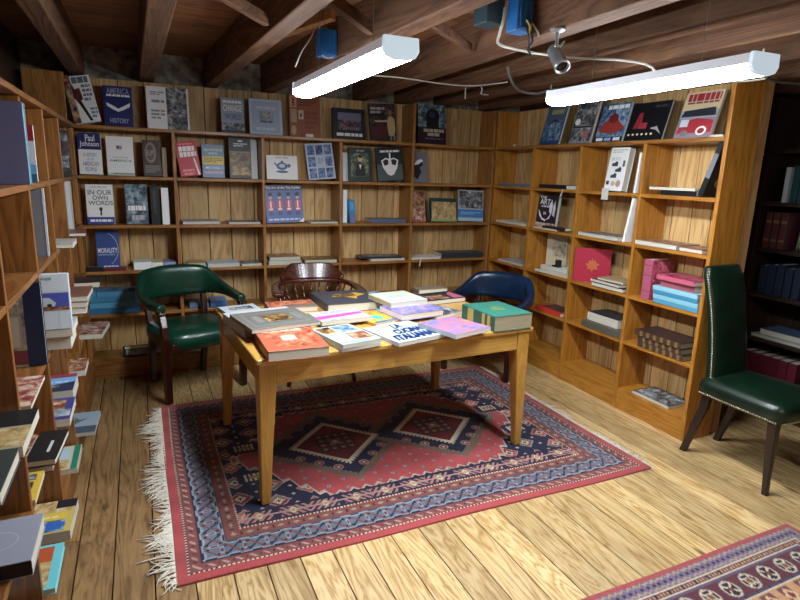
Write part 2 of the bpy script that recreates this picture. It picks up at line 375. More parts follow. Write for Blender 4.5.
# ------------------------------------------------------------------ books
FONT = {}
def text_mesh(s):
    """flat triangles of one line of lettering, scaled to the unit square"""
    if s not in FONT:
        c = bpy.data.curves.new('lettering', 'FONT'); c.body = s; c.size = 1; c.resolution_u = 3; c.offset = .010
        o = bpy.data.objects.new('lettering', c)
        me = bpy.data.meshes.new_from_object(o)
        v = [tuple(p.co) for p in me.vertices]; f = [tuple(q.vertices) for q in me.polygons]
        bpy.data.objects.remove(o); bpy.data.curves.remove(c); bpy.data.meshes.remove(me)
        xs = [p[0] for p in v]; ys = [p[1] for p in v]
        a, b, e, g = min(xs), max(xs), min(ys), max(ys)
        FONT[s] = ([((p[0] - a) / (b - a), (p[1] - e) / (g - e)) for p in v], f)
    return FONT[s]
def make_book(row):
    kind, label, group, loc, rot, w, h, t, cover, spine, hard, art = row
    shelf_lift = 'back bookcase' in group or 'right bookcase' in group
    def ink(h, r=.42, m=0.0):   # shelved covers lightened to make up for weak lamplight, pale ones most
        c = hexc(h)[:3]; pale = max(c) - min(c) < .25 * max(c)
        return plain(h, r, m, k=(1.65 if pale and max(c) > .12 else 1.1) if shelf_lift else 1.0)
    bt, ov = (.0028, .003) if hard else (.0009, .0006)
    bt = min(bt, t * .2)
    cm, sm = ink(cover, .42), ink(spine, .45)
    b = MB(); hw = w / 2
    b.box((-hw, 0, 0), (hw, h, bt), cm); b.box((-hw, 0, t - bt), (hw, h, t), cm)
    b.box((-hw, 0, bt), (-hw + max(bt, .0012), h, t - bt), sm)
    e = Euler([math.radians(a) for a in rot]); R = e.to_matrix()
    zmin = min((R @ Vector((x, y, z))).z for x in (-hw, hw) for y in (0, h) for z in (0, t))
    o = b.build(kind, None, (loc[0], loc[1], loc[2] - zmin + .0004), e, bevel=min(.0012, bt * .45) if hard else 0, seg=1)
    tag(o, label, 'magazine' if kind == 'magazine' else 'book', group)
    pg = MB(); pm = PAGES_TEAL if 'turquoise page' in label else PAGES_OLD if any(q in label for q in ('gilt', 'tweed', 'leather', 'bible')) else PAGES
    pg.box((-hw + max(bt, .0012) + .0002, ov, bt + .0001), (hw - ov, h - ov, t - bt - .0001), pm); pg.build('page_block', o)
    if art:
        a = MB(); lay = [0]
        def zz(): lay[0] += 1; return t + .00022 * lay[0]
        X = lambda u: -hw + u * w
        Y = lambda v: v * h
        def flat(poly, mat):
            z = zz(); a.add([(X(u), Y(v), z) for u, v in poly], [tuple(range(len(poly)))], mat)
        for q in art:
            k = q[0]
            if k == 'r': flat([(q[1], q[2]), (q[3], q[2]), (q[3], q[4]), (q[1], q[4])], ink(q[5], .42))
            elif k == 'ph': flat([(q[1], q[2]), (q[3], q[2]), (q[3], q[4]), (q[1], q[4])], photo(q[5]))
            elif k == 'p':
                ar = sum(q[1][i][0] * q[1][(i + 1) % len(q[1])][1] - q[1][(i + 1) % len(q[1])][0] * q[1][i][1] for i in range(len(q[1])))
                flat(q[1] if ar > 0 else q[1][::-1], ink(q[2], .42))
            elif k == 'e': flat([(q[1] + q[3] * math.cos(2 * PI * i / 20), q[2] + q[4] * math.sin(2 * PI * i / 20)) for i in range(20)], ink(q[5], .42))
            elif k == 'arc':
                z = zz(); n = 28; vs = []
                for i in range(n + 1):
                    an = math.radians(q[5] + (q[6] - q[5]) * i / n)
                    for s in (-.5, .5): vs.append((X(q[1]) + (q[3] * w + s * q[7] * w) * math.cos(an), Y(q[2]) + (q[4] * h + s * q[7] * w) * math.sin(an), z))
                a.add(vs, [(2 * i, 2 * i + 1, 2 * i + 3, 2 * i + 2) for i in range(n)], ink(q[8], .42))
            elif k == 'b':
                z = zz(); x0, y0, x1, y1, n, c = q[1:]
                st = (y1 - y0) / n
                for i in range(n):
                    ya = y1 - st * i - st * .62 if n > 1 else y0; yb = y1 - st * i if n > 1 else y1
                    x = x0; stop = x1 if i < n - 1 or n == 1 else x0 + (x1 - x0) * .7
                    while x < stop - .01:
                        e2 = min(stop, x + random.uniform(.08, .22))
                        a.add([(X(x), Y(ya), z), (X(e2), Y(ya), z), (X(e2), Y(yb), z), (X(x), Y(yb), z)], [(0, 1, 2, 3)], ink(c, .42)); x = e2 + .025
            elif k == 't':
                z = zz(); vs, fs = text_mesh(q[1]); x0, y0, x1, y1 = q[2:6]
                a.add([(X(x0 + u * (x1 - x0)), Y(y0 + v * (y1 - y0)), z) for u, v in vs], fs, ink(q[6], .42))
            elif k == 'tb':     # heavy lettering: the same strokes laid down four times, slightly apart, leaning forward
                vs, fs = text_mesh(q[1]); x0, y0, x1, y1 = q[2:6]
                for dx, dy in ((0, 0), (.014, 0), (0, .012), (.014, .012)):
                    z = zz(); a.add([(X(x0 + dx + u * (x1 - x0) + .05 * v), Y(y0 + dy + v * (y1 - y0)), z) for u, v in vs], fs, ink(q[6], .42))
            elif k == 'sb':
                d = MB(); d.box((-hw - .0005, Y(q[1]), t * .04), (-hw + .0002, Y(q[2]), t * .96), ink(q[3], .42)); d.build('spine_band', o)
            elif k == 'sv':
                # raised gilt band across the spine
                d = MB(); d.box((-hw - .0022, Y(q[1]), t * .05), (-hw + .0002, Y(q[2]), t * .95), ink(q[3], .4, .3)); d.build('spine_band', o)
        if a.v: a.build('cover_print', o)
    return o
BOOKS = [
('book', 'white book tilted to the left, a figure carrying a red sack on its cover', 'books displayed along the top of the back bookcase', (-0.2766, 4.3907, 1.74), (80.0, -11.0, 0.0), 0.156, 0.298, 0.02, '#c4cbd2', '#8e7a6a', True, [('ph', 0, 0, 0.26, 1, 'warm'), ('p', [(0.22, 0.92), (0.34, 0.72), (0.52, 0.74), (0.56, 0.5), (0.34, 0.42), (0.24, 0.55)], '#5a2326'), ('p', [(0.34, 0.45), (0.46, 0.47), (0.72, 0.03), (0.62, 0.02)], '#17141a'), ('b', 0.3, 0.84, 0.92, 0.97, 1, '#5f6a78'), ('b', 0.6, 0.42, 0.94, 0.8, 4, '#6d7682'), ('b', 0.72, 0.06, 0.97, 0.3, 3, '#7d8b9a'), ('e', 0.16, 0.3, 0.06, 0.04, '#1a2a4a')]),
('book', 'navy book titled AMERICA with white wings across its cover', 'books displayed along the top of the back bookcase', (-0.0942, 4.4107, 1.74), (82.0, 0.0, 0.0), 0.175, 0.261, 0.03, '#20245f', '#181b48', True, [('t', 'AMERICA', 0.13, 0.8, 0.9, 0.95, '#8f95b8'), ('b', 0.12, 0.74, 0.92, 0.79, 1, '#c9cde0'), ('p', [(0.1, 0.58), (0.3, 0.52), (0.5, 0.44), (0.72, 0.52), (0.92, 0.6), (0.9, 0.5), (0.7, 0.42), (0.5, 0.36), (0.3, 0.42), (0.12, 0.5)], '#d9dcea'), ('e', 0.5, 0.5, 0.07, 0.04, '#20245f'), ('t', 'HISTORY', 0.2, 0.08, 0.84, 0.2, '#aab0d2')]),
('book', 'wide book, white on the left and a grey photograph of people on the right', 'books displayed along the top of the back bookcase', (0.2147, 4.4027, 1.74), (81.0, 0.0, 0.0), 0.27, 0.283, 0.022, '#c3c6cc', '#9aa0a8', True, [('ph', 0.47, 0, 0.96, 1, 'bw'), ('b', 0.1, 0.78, 0.42, 0.88, 2, '#8d95a2'), ('b', 0.12, 0.62, 0.42, 0.68, 1, '#73809a'), ('b', 0.1, 0.2, 0.42, 0.45, 3, '#8d95a2')]),
('book', 'pale blue book titled CHANGE and WORLD, dark figures at its foot', 'books displayed along the top of the back bookcase', (0.6478, 4.4257, 1.74), (83.0, 0.0, 0.0), 0.162, 0.242, 0.035, '#8d9bab', '#15181d', True, [('t', 'CHANGE', 0.1, 0.62, 0.9, 0.8, '#f0f2f5'), ('t', 'WORLD', 0.16, 0.38, 0.88, 0.55, '#3b5b92'), ('ph', 0, 0.06, 1, 0.28, 'bw'), ('r', 0, 0, 1, 0.08, '#22343c'), ('b', 0.1, 0.86, 0.9, 0.93, 1, '#c8d2dc')]),
('book', 'pale blue-grey book with a small print of a house in its middle', 'books displayed along the top of the back bookcase', (0.8821, 4.3958, 1.74), (83.0, 0.0, 0.0), 0.242, 0.252, 0.025, '#9fb0c6', '#20242c', True, [('r', 0.03, 0.02, 0.97, 0.98, '#aebdd0'), ('r', 0.08, 0.06, 0.92, 0.94, '#9aadc4'), ('ph', 0.3, 0.42, 0.72, 0.66, 'pale'), ('b', 0.32, 0.34, 0.72, 0.4, 1, '#55617a'), ('b', 0.2, 0.72, 0.8, 0.8, 1, '#b8c6d8'), ('b', 0.2, 0.12, 0.8, 0.2, 1, '#b8c6d8')]),
('book', 'tan brown board with three pasted labels beside the white price card', 'books displayed along the top of the back bookcase', (1.1789, 4.4008, 1.74), (82.0, 0.0, 0.0), 0.241, 0.307, 0.02, '#8a5238', '#6b3c28', True, [('r', 0.04, 0.7, 0.24, 0.97, '#b98d78'), ('r', 0.1, 0.73, 0.18, 0.93, '#8a4238'), ('r', 0.05, 0.34, 0.24, 0.66, '#a98f78'), ('r', 0.3, 0.42, 0.46, 0.64, '#b9aa9a'), ('r', 0.35, 0.48, 0.41, 0.56, '#4a2a22'), ('e', 0.13, 0.15, 0.08, 0.12, '#a89a6a'), ('b', 0.3, 0.72, 0.9, 0.92, 3, '#6e3c2c'), ('b', 0.5, 0.16, 0.92, 0.62, 4, '#7a4634'), ('r', 0.62, 0.15, 0.64, 0.7, '#7a4634')]),
('book', 'black-bordered landscape book with a violet evening view', 'books displayed along the top of the back bookcase', (1.5286, 4.4108, 1.74), (84.0, 0.0, 0.0), 0.266, 0.234, 0.03, '#14161c', '#0d0e12', True, [('ph', 0.16, 0.3, 0.88, 0.86, 'dusk'), ('r', 0.16, 0.62, 0.88, 0.86, '#6b6a86'), ('b', 0.12, 0.1, 0.92, 0.2, 1, '#b8bcc8')]),
('book', 'dark red book with a man in a cream suit on its cover', 'books displayed along the top of the back bookcase', (1.8306, 4.4108, 1.74), (82.0, -3.0, 0.0), 0.228, 0.291, 0.02, '#3a2426', '#1a1114', True, [('ph', 0.02, 0.4, 0.98, 0.97, 'dark'), ('b', 0.06, 0.7, 0.6, 0.9, 2, '#8e8a92'), ('r', 0.03, 0.12, 0.7, 0.38, '#4e2226'), ('p', [(0.7, 0.14), (0.66, 0.4), (0.7, 0.62), (0.82, 0.68), (0.95, 0.6), (0.97, 0.3), (0.9, 0.12)], '#b3a27c'), ('e', 0.8, 0.76, 0.07, 0.06, '#9a6a50'), ('p', [(0.2, 0.5), (0.7, 0.5), (0.7, 0.56), (0.2, 0.55)], '#b3a27c'), ('r', 0.74, 0.0, 0.8, 0.14, '#8c8270'), ('r', 0.88, 0.0, 0.94, 0.14, '#8c8270')]),
('book', 'dark book with a black steam engine in pale smoke on its cover', 'books displayed along the top of the back bookcase', (2.2635, 4.4108, 1.74), (84.0, 0.0, 0.0), 0.265, 0.319, 0.03, '#241420', '#120c14', True, [('ph', 0, 0.42, 1, 1, 'steam'), ('e', 0.52, 0.7, 0.24, 0.2, '#12141c'), ('r', 0.3, 0.42, 0.74, 0.66, '#12141c'), ('e', 0.5, 0.74, 0.1, 0.08, '#2c3648'), ('b', 0.2, 0.3, 0.92, 0.38, 1, '#b0a596'), ('b', 0.34, 0.2, 0.76, 0.28, 1, '#b0a596'), ('b', 0.25, 0.12, 0.88, 0.15, 1, '#6e5a6e')]),
('book', 'thick white and navy hardback, the fattest book on the second row', 'books on the second row of the back bookcase', (-0.2845, 4.4307, 1.419), (84.0, 0.0, 0.0), 0.135, 0.269, 0.06, '#c9ccd2', '#a8a59c', True, [('r', 0, 0.6, 1, 1, '#1d2260'), ('t', 'Paul', 0.34, 0.8, 0.74, 0.96, '#eef0f6'), ('t', 'Johnson', 0.08, 0.64, 0.92, 0.8, '#eef0f6'), ('t', 'A HISTORY', 0.2, 0.42, 0.8, 0.52, '#8b98aa'), ('t', 'OF THE', 0.35, 0.34, 0.65, 0.39, '#8b98aa'), ('t', 'AMERICAN', 0.15, 0.2, 0.85, 0.31, '#8190a6'), ('t', 'PEOPLE', 0.25, 0.07, 0.75, 0.17, '#8190a6'), ('sb', 0.6, 1, '#1d2260'), ('sb', 0.04, 0.1, '#3a3a44')]),
('book', 'cream book titled AMERICA below a tiny flag', 'books on the second row of the back bookcase', (-0.1046, 4.4159, 1.419), (84.0, 0.0, 0.0), 0.166, 0.26, 0.025, '#c3cbc2', '#15161a', True, [('r', 0.38, 0.67, 0.58, 0.76, '#8a92a0'), ('r', 0.38, 0.71, 0.47, 0.76, '#22305a'), ('t', 'AMERICA', 0.1, 0.35, 0.92, 0.41, '#6a7680'), ('b', 0.2, 0.45, 0.8, 0.48, 1, '#9aa6aa'), ('b', 0.15, 0.18, 0.85, 0.28, 2, '#b2bcb6'), ('r', 0, 0, 1, 0.07, '#9aa08e'), ('r', 0.2, 0.03, 0.98, 0.06, '#6a726a')]),
('book', 'brown book with an old carved portrait on its cover', 'books on the second row of the back bookcase', (0.0961, 4.4308, 1.419), (84.0, 0.0, 0.0), 0.122, 0.244, 0.03, '#3c2b26', '#241a17', True, [('e', 0.42, 0.66, 0.3, 0.29, '#7d7068'), ('e', 0.4, 0.66, 0.2, 0.22, '#55483f'), ('e', 0.36, 0.7, 0.06, 0.04, '#2c2320'), ('b', 0.2, 0.55, 0.6, 0.72, 3, '#8c8078'), ('b', 0.1, 0.08, 0.9, 0.3, 4, '#6b645e'), ('r', 0.86, 0.03, 0.98, 0.97, '#5a3a34')]),
('book', 'thin pale book edge standing behind the brown portrait book', 'books on the second row of the back bookcase', (0.172, 4.5, 1.419), (90.0, 0.0, 0.0), 0.03, 0.2, 0.11, '#8d7a63', '#6b5a48', True, ()),
('book', 'bright red book with white block lettering, leaning left', 'books on the second row of the back bookcase', (0.345, 4.4009, 1.419), (83.0, -7.0, 0.0), 0.141, 0.242, 0.02, '#b3303c', '#8c2430', True, [('b', 0.12, 0.72, 0.86, 0.86, 1, '#e8dcdc'), ('b', 0.12, 0.56, 0.92, 0.7, 1, '#e8dcdc'), ('b', 0.14, 0.9, 0.8, 0.95, 1, '#d8767c'), ('p', [(0.74, 0.52), (0.8, 0.5), (0.95, 0.02), (0.86, 0.02)], '#efe6e6'), ('b', 0.14, 0.14, 0.7, 0.2, 1, '#e08888'), ('b', 0.2, 0.04, 0.66, 0.1, 1, '#e08888'), ('sb', 0.4, 0.95, '#d9c4c4')]),
('book', 'grey-blue book with a yellow band, from a writer named MICHAEL', 'books on the second row of the back bookcase', (0.4999, 4.4208, 1.419), (84.0, 0.0, 0.0), 0.153, 0.235, 0.03, '#6b86a6', '#16181c', True, [('r', 0.02, 0.4, 0.98, 0.64, '#d3b944'), ('b', 0.08, 0.44, 0.92, 0.6, 3, '#7d6c30'), ('t', 'MICHAEL', 0.16, 0.26, 0.84, 0.34, '#b7cbb6'), ('b', 0.08, 0.12, 0.92, 0.2, 1, '#b39ab4'), ('b', 0.1, 0.8, 0.92, 0.87, 1, '#a9bda2'), ('b', 0.3, 0.7, 0.7, 0.76, 1, '#a9c0d0')]),
('book', 'black book with a golden animal picture on its lower half', 'books on the second row of the back bookcase', (0.6897, 4.4059, 1.419), (84.0, 0.0, 0.0), 0.158, 0.294, 0.025, '#16171b', '#0e0f12', True, [('ph', 0.06, 0.08, 0.96, 0.62, 'gold'), ('r', 0.02, 0.63, 0.98, 0.66, '#8a8172'), ('b', 0.22, 0.76, 0.84, 0.86, 2, '#9a9aa0'), ('b', 0.42, 0.9, 0.64, 0.93, 1, '#c8c8cc')]),
('book', 'tall white book standing behind the black golden animal book', 'books on the second row of the back bookcase', (0.7513, 4.4659, 1.419), (84.0, 0.0, 0.0), 0.148, 0.293, 0.02, '#c3c8cc', '#b4b9bd', True, []),
('book', 'white landscape book with a blue teapot', 'books on the second row of the back bookcase', (1.0006, 4.4108, 1.419), (82.0, 0.0, 0.0), 0.237, 0.179, 0.02, '#c6d6dd', '#9fb0b8', True, [('e', 0.5, 0.55, 0.18, 0.16, '#51678e'), ('e', 0.5, 0.57, 0.1, 0.08, '#b7cbd8'), ('e', 0.5, 0.74, 0.05, 0.04, '#51678e'), ('p', [(0.3, 0.56), (0.24, 0.68), (0.28, 0.7), (0.36, 0.58)], '#51678e'), ('e', 0.72, 0.58, 0.06, 0.08, '#51678e'), ('e', 0.5, 0.32, 0.2, 0.05, '#41557a'), ('b', 0.3, 0.88, 0.7, 0.92, 1, '#90a4b2')]),
('book', 'book with a grid of nine blue photographs, leaning left', 'books on the second row of the back bookcase', (1.3128, 4.3958, 1.419), (81.0, -5.0, 0.0), 0.219, 0.276, 0.015, '#aeb9c8', '#8c98a8', False, [('ph', 0.06, 0.04, 0.32, 0.31, 'blue'), ('ph', 0.06, 0.36, 0.32, 0.63, 'blue'), ('ph', 0.06, 0.68, 0.32, 0.95, 'blue'), ('ph', 0.37, 0.04, 0.63, 0.31, 'blue'), ('ph', 0.37, 0.68, 0.63, 0.95, 'blue'), ('ph', 0.6799999999999999, 0.04, 0.94, 0.31, 'blue'), ('ph', 0.6799999999999999, 0.36, 0.94, 0.63, 'blue'), ('ph', 0.6799999999999999, 0.68, 0.94, 0.95, 'blue'), ('b', 0.4, 0.42, 0.62, 0.58, 3, '#7c8ca6')]),
('book', 'dark green book with a portrait of a man in black', 'books on the second row of the back bookcase', (1.6251, 4.4029, 1.419), (84.0, 0.0, 0.0), 0.189, 0.265, 0.022, '#23302f', '#11161a', True, [('ph', 0.1, 0.14, 0.9, 0.84, 'green'), ('p', [(0.3, 0.15), (0.32, 0.45), (0.5, 0.6), (0.72, 0.45), (0.76, 0.15)], '#10120f'), ('e', 0.52, 0.68, 0.11, 0.1, '#c7a78c'), ('e', 0.52, 0.74, 0.1, 0.05, '#2a1c14'), ('p', [(0.46, 0.5), (0.52, 0.36), (0.58, 0.5)], '#d8d4ca'), ('b', 0.35, 0.89, 0.7, 0.92, 1, '#7d8a80')]),
('book', 'thin white book edge left of the dark green portrait book', 'books on the second row of the back bookcase', (1.5719, 4.446, 1.419), (85.0, 0.0, 0.0), 0.146, 0.224, 0.01, '#c9cdcc', '#c0c4c4', True, []),
('book', 'dark book with a white carved shield mask on its cover', 'books on the second row of the back bookcase', (1.8978, 4.4009, 1.419), (83.0, -4.0, 0.0), 0.234, 0.27, 0.02, '#1c2127', '#0f1216', True, [('r', 0.02, 0.02, 0.98, 0.5, '#4a5556'), ('p', [(0.18, 0.62), (0.24, 0.4), (0.4, 0.2), (0.52, 0.16), (0.64, 0.2), (0.78, 0.4), (0.84, 0.62), (0.66, 0.7), (0.52, 0.66), (0.36, 0.7)], '#c4c0c4'), ('p', [(0.24, 0.6), (0.3, 0.46), (0.44, 0.5), (0.46, 0.62), (0.36, 0.66)], '#23262c'), ('p', [(0.78, 0.6), (0.72, 0.46), (0.58, 0.5), (0.56, 0.62), (0.66, 0.66)], '#23262c'), ('r', 0.49, 0.6, 0.55, 0.84, '#c4c0c4'), ('b', 0.16, 0.86, 0.9, 0.92, 1, '#d6d6da')]),
('book', 'grey book with a black bird in flight on its cover', 'books on the second row of the back bookcase', (2.1737, 4.4029, 1.419), (82.0, -2.0, 0.0), 0.142, 0.251, 0.012, '#5b5f66', '#44484e', True, [('p', [(0.02, 0.25), (0.1, 0.55), (0.55, 0.7), (0.75, 0.6), (0.5, 0.5), (0.6, 0.35), (0.3, 0.1)], '#17181d'), ('p', [(0.1, 0.58), (0.4, 0.6), (0.75, 0.72), (0.6, 0.78), (0.3, 0.72)], '#c9ccd2')]),
('book', 'white book titled IN OUR OWN WORDS with a microphone and blue foot', 'books on the third row of the back bookcase', (-0.2502, 4.4108, 1.09), (84.0, 0.0, 0.0), 0.164, 0.267, 0.03, '#c9cac8', '#15161a', True, [('t', 'IN OUR', 0.08, 0.74, 0.96, 0.86, '#4d5664'), ('t', 'OWN', 0.24, 0.61, 0.8, 0.72, '#4d5664'), ('t', 'WORDS', 0.08, 0.48, 0.98, 0.59, '#4d5664'), ('e', 0.52, 0.38, 0.06, 0.05, '#1b1d24'), ('r', 0.49, 0.22, 0.55, 0.36, '#1b1d24'), ('r', 0, 0, 1, 0.18, '#333e8c'), ('b', 0.1, 0.06, 0.92, 0.12, 1, '#c9cbe0'), ('b', 0.2, 0.92, 0.8, 0.95, 1, '#9aa0a8')]),
('book', 'book with a blurred teal and white crowd photograph for its cover', 'books on the third row of the back bookcase', (-0.0234, 4.4158, 1.09), (84.0, 0.0, 0.0), 0.14, 0.271, 0.035, '#3a4a56', '#14161a', True, [('ph', 0, 0, 1, 1, 'steam'), ('b', 0.1, 0.34, 0.9, 0.46, 1, '#d4dae0'), ('b', 0.25, 0.1, 0.85, 0.22, 1, '#8f8c92')]),
('book', 'black book standing left of the thin white book, third row', 'books on the third row of the back bookcase', (0.0951, 4.521, 1.09), (90.0, 0.0, 0.0), 0.059, 0.26, 0.15, '#1a1a1c', '#0f0f11', True, [('r', 0.3, 0.3, 0.6, 0.9, '#3a3a3c')]),
('book', 'thin white book with its edge out on the third row left bay', 'books on the third row of the back bookcase', (0.1602, 4.501, 1.09), (90.0, 0.0, 0.0), 0.046, 0.254, 0.14, '#cdd2d4', '#c4c9cc', False, []),
('book', 'grey and white book lying flat, leftmost on the second bay of row three', 'books on the third row of the back bookcase', (0.3993, 4.341, 1.09), (0.0, 0.0, 3.0), 0.261, 0.2, 0.022, '#7d7f86', '#b8bac0', True, ()),
('book', 'thin grey magazine lying flat near the second upright', 'books on the third row of the back bookcase', (0.7015, 4.341, 1.09), (0.0, 0.0, -2.0), 0.23, 0.2, 0.014, '#8e9094', '#a5a7aa', False, [('ph', 0.05, 0.05, 0.95, 0.95, 'bw')]),
('book', 'blue book titled The Art of the Toy Soldier with four red guardsmen', 'books on the third row of the back bookcase', (1.0128, 4.3808, 1.09), (82.0, -2.0, 0.0), 0.287, 0.286, 0.02, '#4e639c', '#aebccc', False, [('r', 0, 0.86, 1, 1, '#232b45'), ('t', 'The Art of the Toy Soldier', 0.03, 0.875, 0.97, 0.96, '#e6eaf2'), ('p', [(0.07, 0.3), (0.05000000000000002, 0.56), (0.14, 0.62), (0.23, 0.56), (0.21000000000000002, 0.3)], '#c0505c'), ('e', 0.14, 0.67, 0.045, 0.05, '#caa08c'), ('e', 0.14, 0.75, 0.055, 0.06, '#141622'), ('r', 0.09000000000000001, 0.34, 0.19, 0.38, '#e4dfe2'), ('r', 0.08000000000000002, 0.2, 0.2, 0.3, '#39487c'), ('r', 0.125, 0.4, 0.15500000000000003, 0.58, '#e9cfd2'), ('p', [(0.31, 0.3), (0.29000000000000004, 0.56), (0.38, 0.62), (0.47, 0.56), (0.45, 0.3)], '#c0505c'), ('e', 0.38, 0.67, 0.045, 0.05, '#caa08c'), ('e', 0.38, 0.75, 0.055, 0.06, '#141622'), ('r', 0.33, 0.34, 0.43, 0.38, '#e4dfe2'), ('r', 0.32, 0.2, 0.44, 0.3, '#39487c'), ('r', 0.365, 0.4, 0.395, 0.58, '#e9cfd2'), ('p', [(0.55, 0.3), (0.53, 0.56), (0.62, 0.62), (0.71, 0.56), (0.69, 0.3)], '#c0505c'), ('e', 0.62, 0.67, 0.045, 0.05, '#caa08c'), ('e', 0.62, 0.75, 0.055, 0.06, '#141622'), ('r', 0.57, 0.34, 0.67, 0.38, '#e4dfe2'), ('r', 0.56, 0.2, 0.6799999999999999, 0.3, '#39487c'), ('r', 0.605, 0.4, 0.635, 0.58, '#e9cfd2'), ('p', [(0.79, 0.3), (0.77, 0.56), (0.86, 0.62), (0.95, 0.56), (0.9299999999999999, 0.3)], '#c0505c'), ('e', 0.86, 0.67, 0.045, 0.05, '#caa08c'), ('e', 0.86, 0.75, 0.055, 0.06, '#141622'), ('r', 0.8099999999999999, 0.34, 0.91, 0.38, '#e4dfe2'), ('r', 0.8, 0.2, 0.9199999999999999, 0.3, '#39487c'), ('r', 0.845, 0.4, 0.875, 0.58, '#e9cfd2'), ('b', 0.06, 0.06, 0.9, 0.11, 1, '#b8c4de'), ('p', [(0.86, 0), (1, 0), (1, 0.12)], '#d9dee6')]),
('book', 'thin white book lying flat right of the toy soldier book', 'books on the third row of the back bookcase', (1.3176, 4.341, 1.09), (0.0, 0.0, 0.0), 0.221, 0.2, 0.012, '#b9b9b2', '#c9c9c4', False, [('ph', 0.06, 0.06, 0.94, 0.94, 'bw')]),
('book', 'thin white spine standing left of the bright blue spine', 'books on the third row of the back bookcase', (1.4972, 4.511, 1.09), (90.0, 0.0, 0.0), 0.034, 0.262, 0.14, '#cfcfca', '#d6d6d2', True, []),
('book', 'bright blue spine standing near the left end of the fourth bay', 'books on the third row of the back bookcase', (1.556, 4.48, 1.09), (90.0, -5.0, 0.0), 0.05, 0.185, 0.14, '#2d7fb4', '#2d7fb4', True, [('r', 0.05, 0.0, 0.95, 0.45, '#6a6f9a'), ('r', 0.2, 0.55, 0.8, 0.9, '#4b9ccc')]),
('book', 'blue-grey book lying flat at the right end of the fourth bay', 'books on the third row of the back bookcase', (2.0264, 4.4203, 1.09), (0.0, 0.0, 86.0), 0.18, 0.307, 0.03, '#5c6a86', '#4e5c78', True, ()),
('book', 'narrow bright cartoon-like red and yellow book at the left of the last bay', 'books on the third row of the back bookcase', (2.1637, 4.3829, 1.09), (81.0, -2.0, 0.0), 0.134, 0.257, 0.012, '#8a7452', '#6a5a40', True, [('ph', 0, 0, 1, 1, 'warm'), ('ph', 0.05, 0.0, 0.95, 0.4, 'mag')]),
('book', 'low landscape book with a sandy desert map and dark green edge', 'books on the third row of the back bookcase', (2.408, 4.4006, 1.09), (81.0, 1.0, 0.0), 0.258, 0.201, 0.03, '#1f3a3a', '#16292a', True, [('ph', 0.03, 0.06, 0.97, 0.84, 'sand'), ('r', 0.0, 0.0, 1, 0.1, '#8a9a70')]),
('book', 'upright grey engraving book with a blue band, right end of the last bay', 'books on the third row of the back bookcase', (2.677, 4.3829, 1.09), (82.0, 2.0, 0.0), 0.259, 0.273, 0.012, '#8a9096', '#6d7478', False, [('ph', 0.03, 0.42, 0.97, 0.97, 'bw'), ('r', 0, 0.12, 1, 0.38, '#3e78b4'), ('r', 0, 0, 1, 0.1, '#9fb6c8'), ('b', 0.1, 0.2, 0.9, 0.3, 2, '#8fb2d6')]),
('book', 'deep blue book titled MORALITY with a thin white arc', 'books on the fourth row of the back bookcase', (-0.2253, 4.4308, 0.774), (83.0, 0.0, 0.0), 0.144, 0.268, 0.03, '#2f4684', '#22335f', True, [('t', 'MORALITY', 0.06, 0.42, 0.9, 0.55, '#e6e9f2'), ('arc', 0.38, 0.52, 0.56, 0.42, -65, 75, 0.02, '#c2cde4'), ('b', 0.06, 0.36, 0.8, 0.39, 1, '#8fa0cc'), ('b', 0.1, 0.05, 0.9, 0.09, 1, '#c2cce2')]),
('book', 'dark book lying flat under the MORALITY book, its left half', 'books on the fourth row of the back bookcase', (-0.2568, 4.361, 0.774), (0.0, 0.0, 90.0), 0.06, 0.103, 0.03, '#1e1a20', '#16141a', False, [('ph', 0.05, 0.05, 0.95, 0.95, 'bw')]),
('book', 'red-edged book lying flat in front of the MORALITY book', 'books on the fourth row of the back bookcase', (-0.114, 4.3586, 0.774), (0.0, 0.0, 88.0), 0.06, 0.137, 0.02, '#7d2430', '#6a1c28', False, [('ph', 0.05, 0.05, 0.95, 0.95, 'dark')]),
('book', 'pale green thick book on its side, left of three stacked together', 'books on the fourth row of the back bookcase', (0.0464, 4.421, 0.774), (0.0, 0.0, 90.0), 0.16, 0.116, 0.055, '#a7b6b0', '#c4ccca', True, []),
('book', 'cream thick book on its side, middle of three set together', 'books on the fourth row of the back bookcase', (0.122, 4.421, 0.774), (0.0, 0.0, 90.0), 0.16, 0.074, 0.05, '#c2bd9e', '#c9c6b2', True, []),
('book', 'lilac thick book on its side, right of three set together', 'books on the fourth row of the back bookcase', (0.2056, 4.421, 0.774), (0.0, 0.0, 90.0), 0.16, 0.08, 0.048, '#8e8cb0', '#9a98ba', True, []),
('book', 'blue-white book lying flat at the left of the second bay, row four', 'books on the fourth row of the back bookcase', (0.3496, 4.341, 0.774), (0.0, 0.0, 2.0), 0.139, 0.17, 0.014, '#b6c7d2', '#a5bccb', True, ()),
('book', 'tan book lying on the blue-white book by the second upright', 'books on the fourth row of the back bookcase', (0.351, 4.351, 0.788), (0.0, 0.0, -4.0), 0.125, 0.16, 0.02, '#a58a66', '#8f7450', True, ()),
('book', 'white book with blue edge lying flat mid second bay, row four', 'books on the fourth row of the back bookcase', (0.5405, 4.336, 0.774), (0.0, 0.0, 0.0), 0.23, 0.18, 0.026, '#b4c6d6', '#a0b9d0', True, ()),
('book', 'book with a grey photograph cover lying at the right of the second bay', 'books on the fourth row of the back bookcase', (0.7441, 4.331, 0.774), (0.0, 0.0, 1.0), 0.149, 0.18, 0.018, '#8a8c8e', '#c8cacb', False, [('ph', 0.03, 0.03, 0.97, 0.97, 'bw')]),
('book', 'white and blue thick book, lower one of the stack behind the wooden chair', 'books on the fourth row of the back bookcase', (1.0013, 4.331, 0.774), (0.0, 0.0, 0.0), 0.259, 0.2, 0.032, '#b9cadb', '#aac0d4', True, ()),
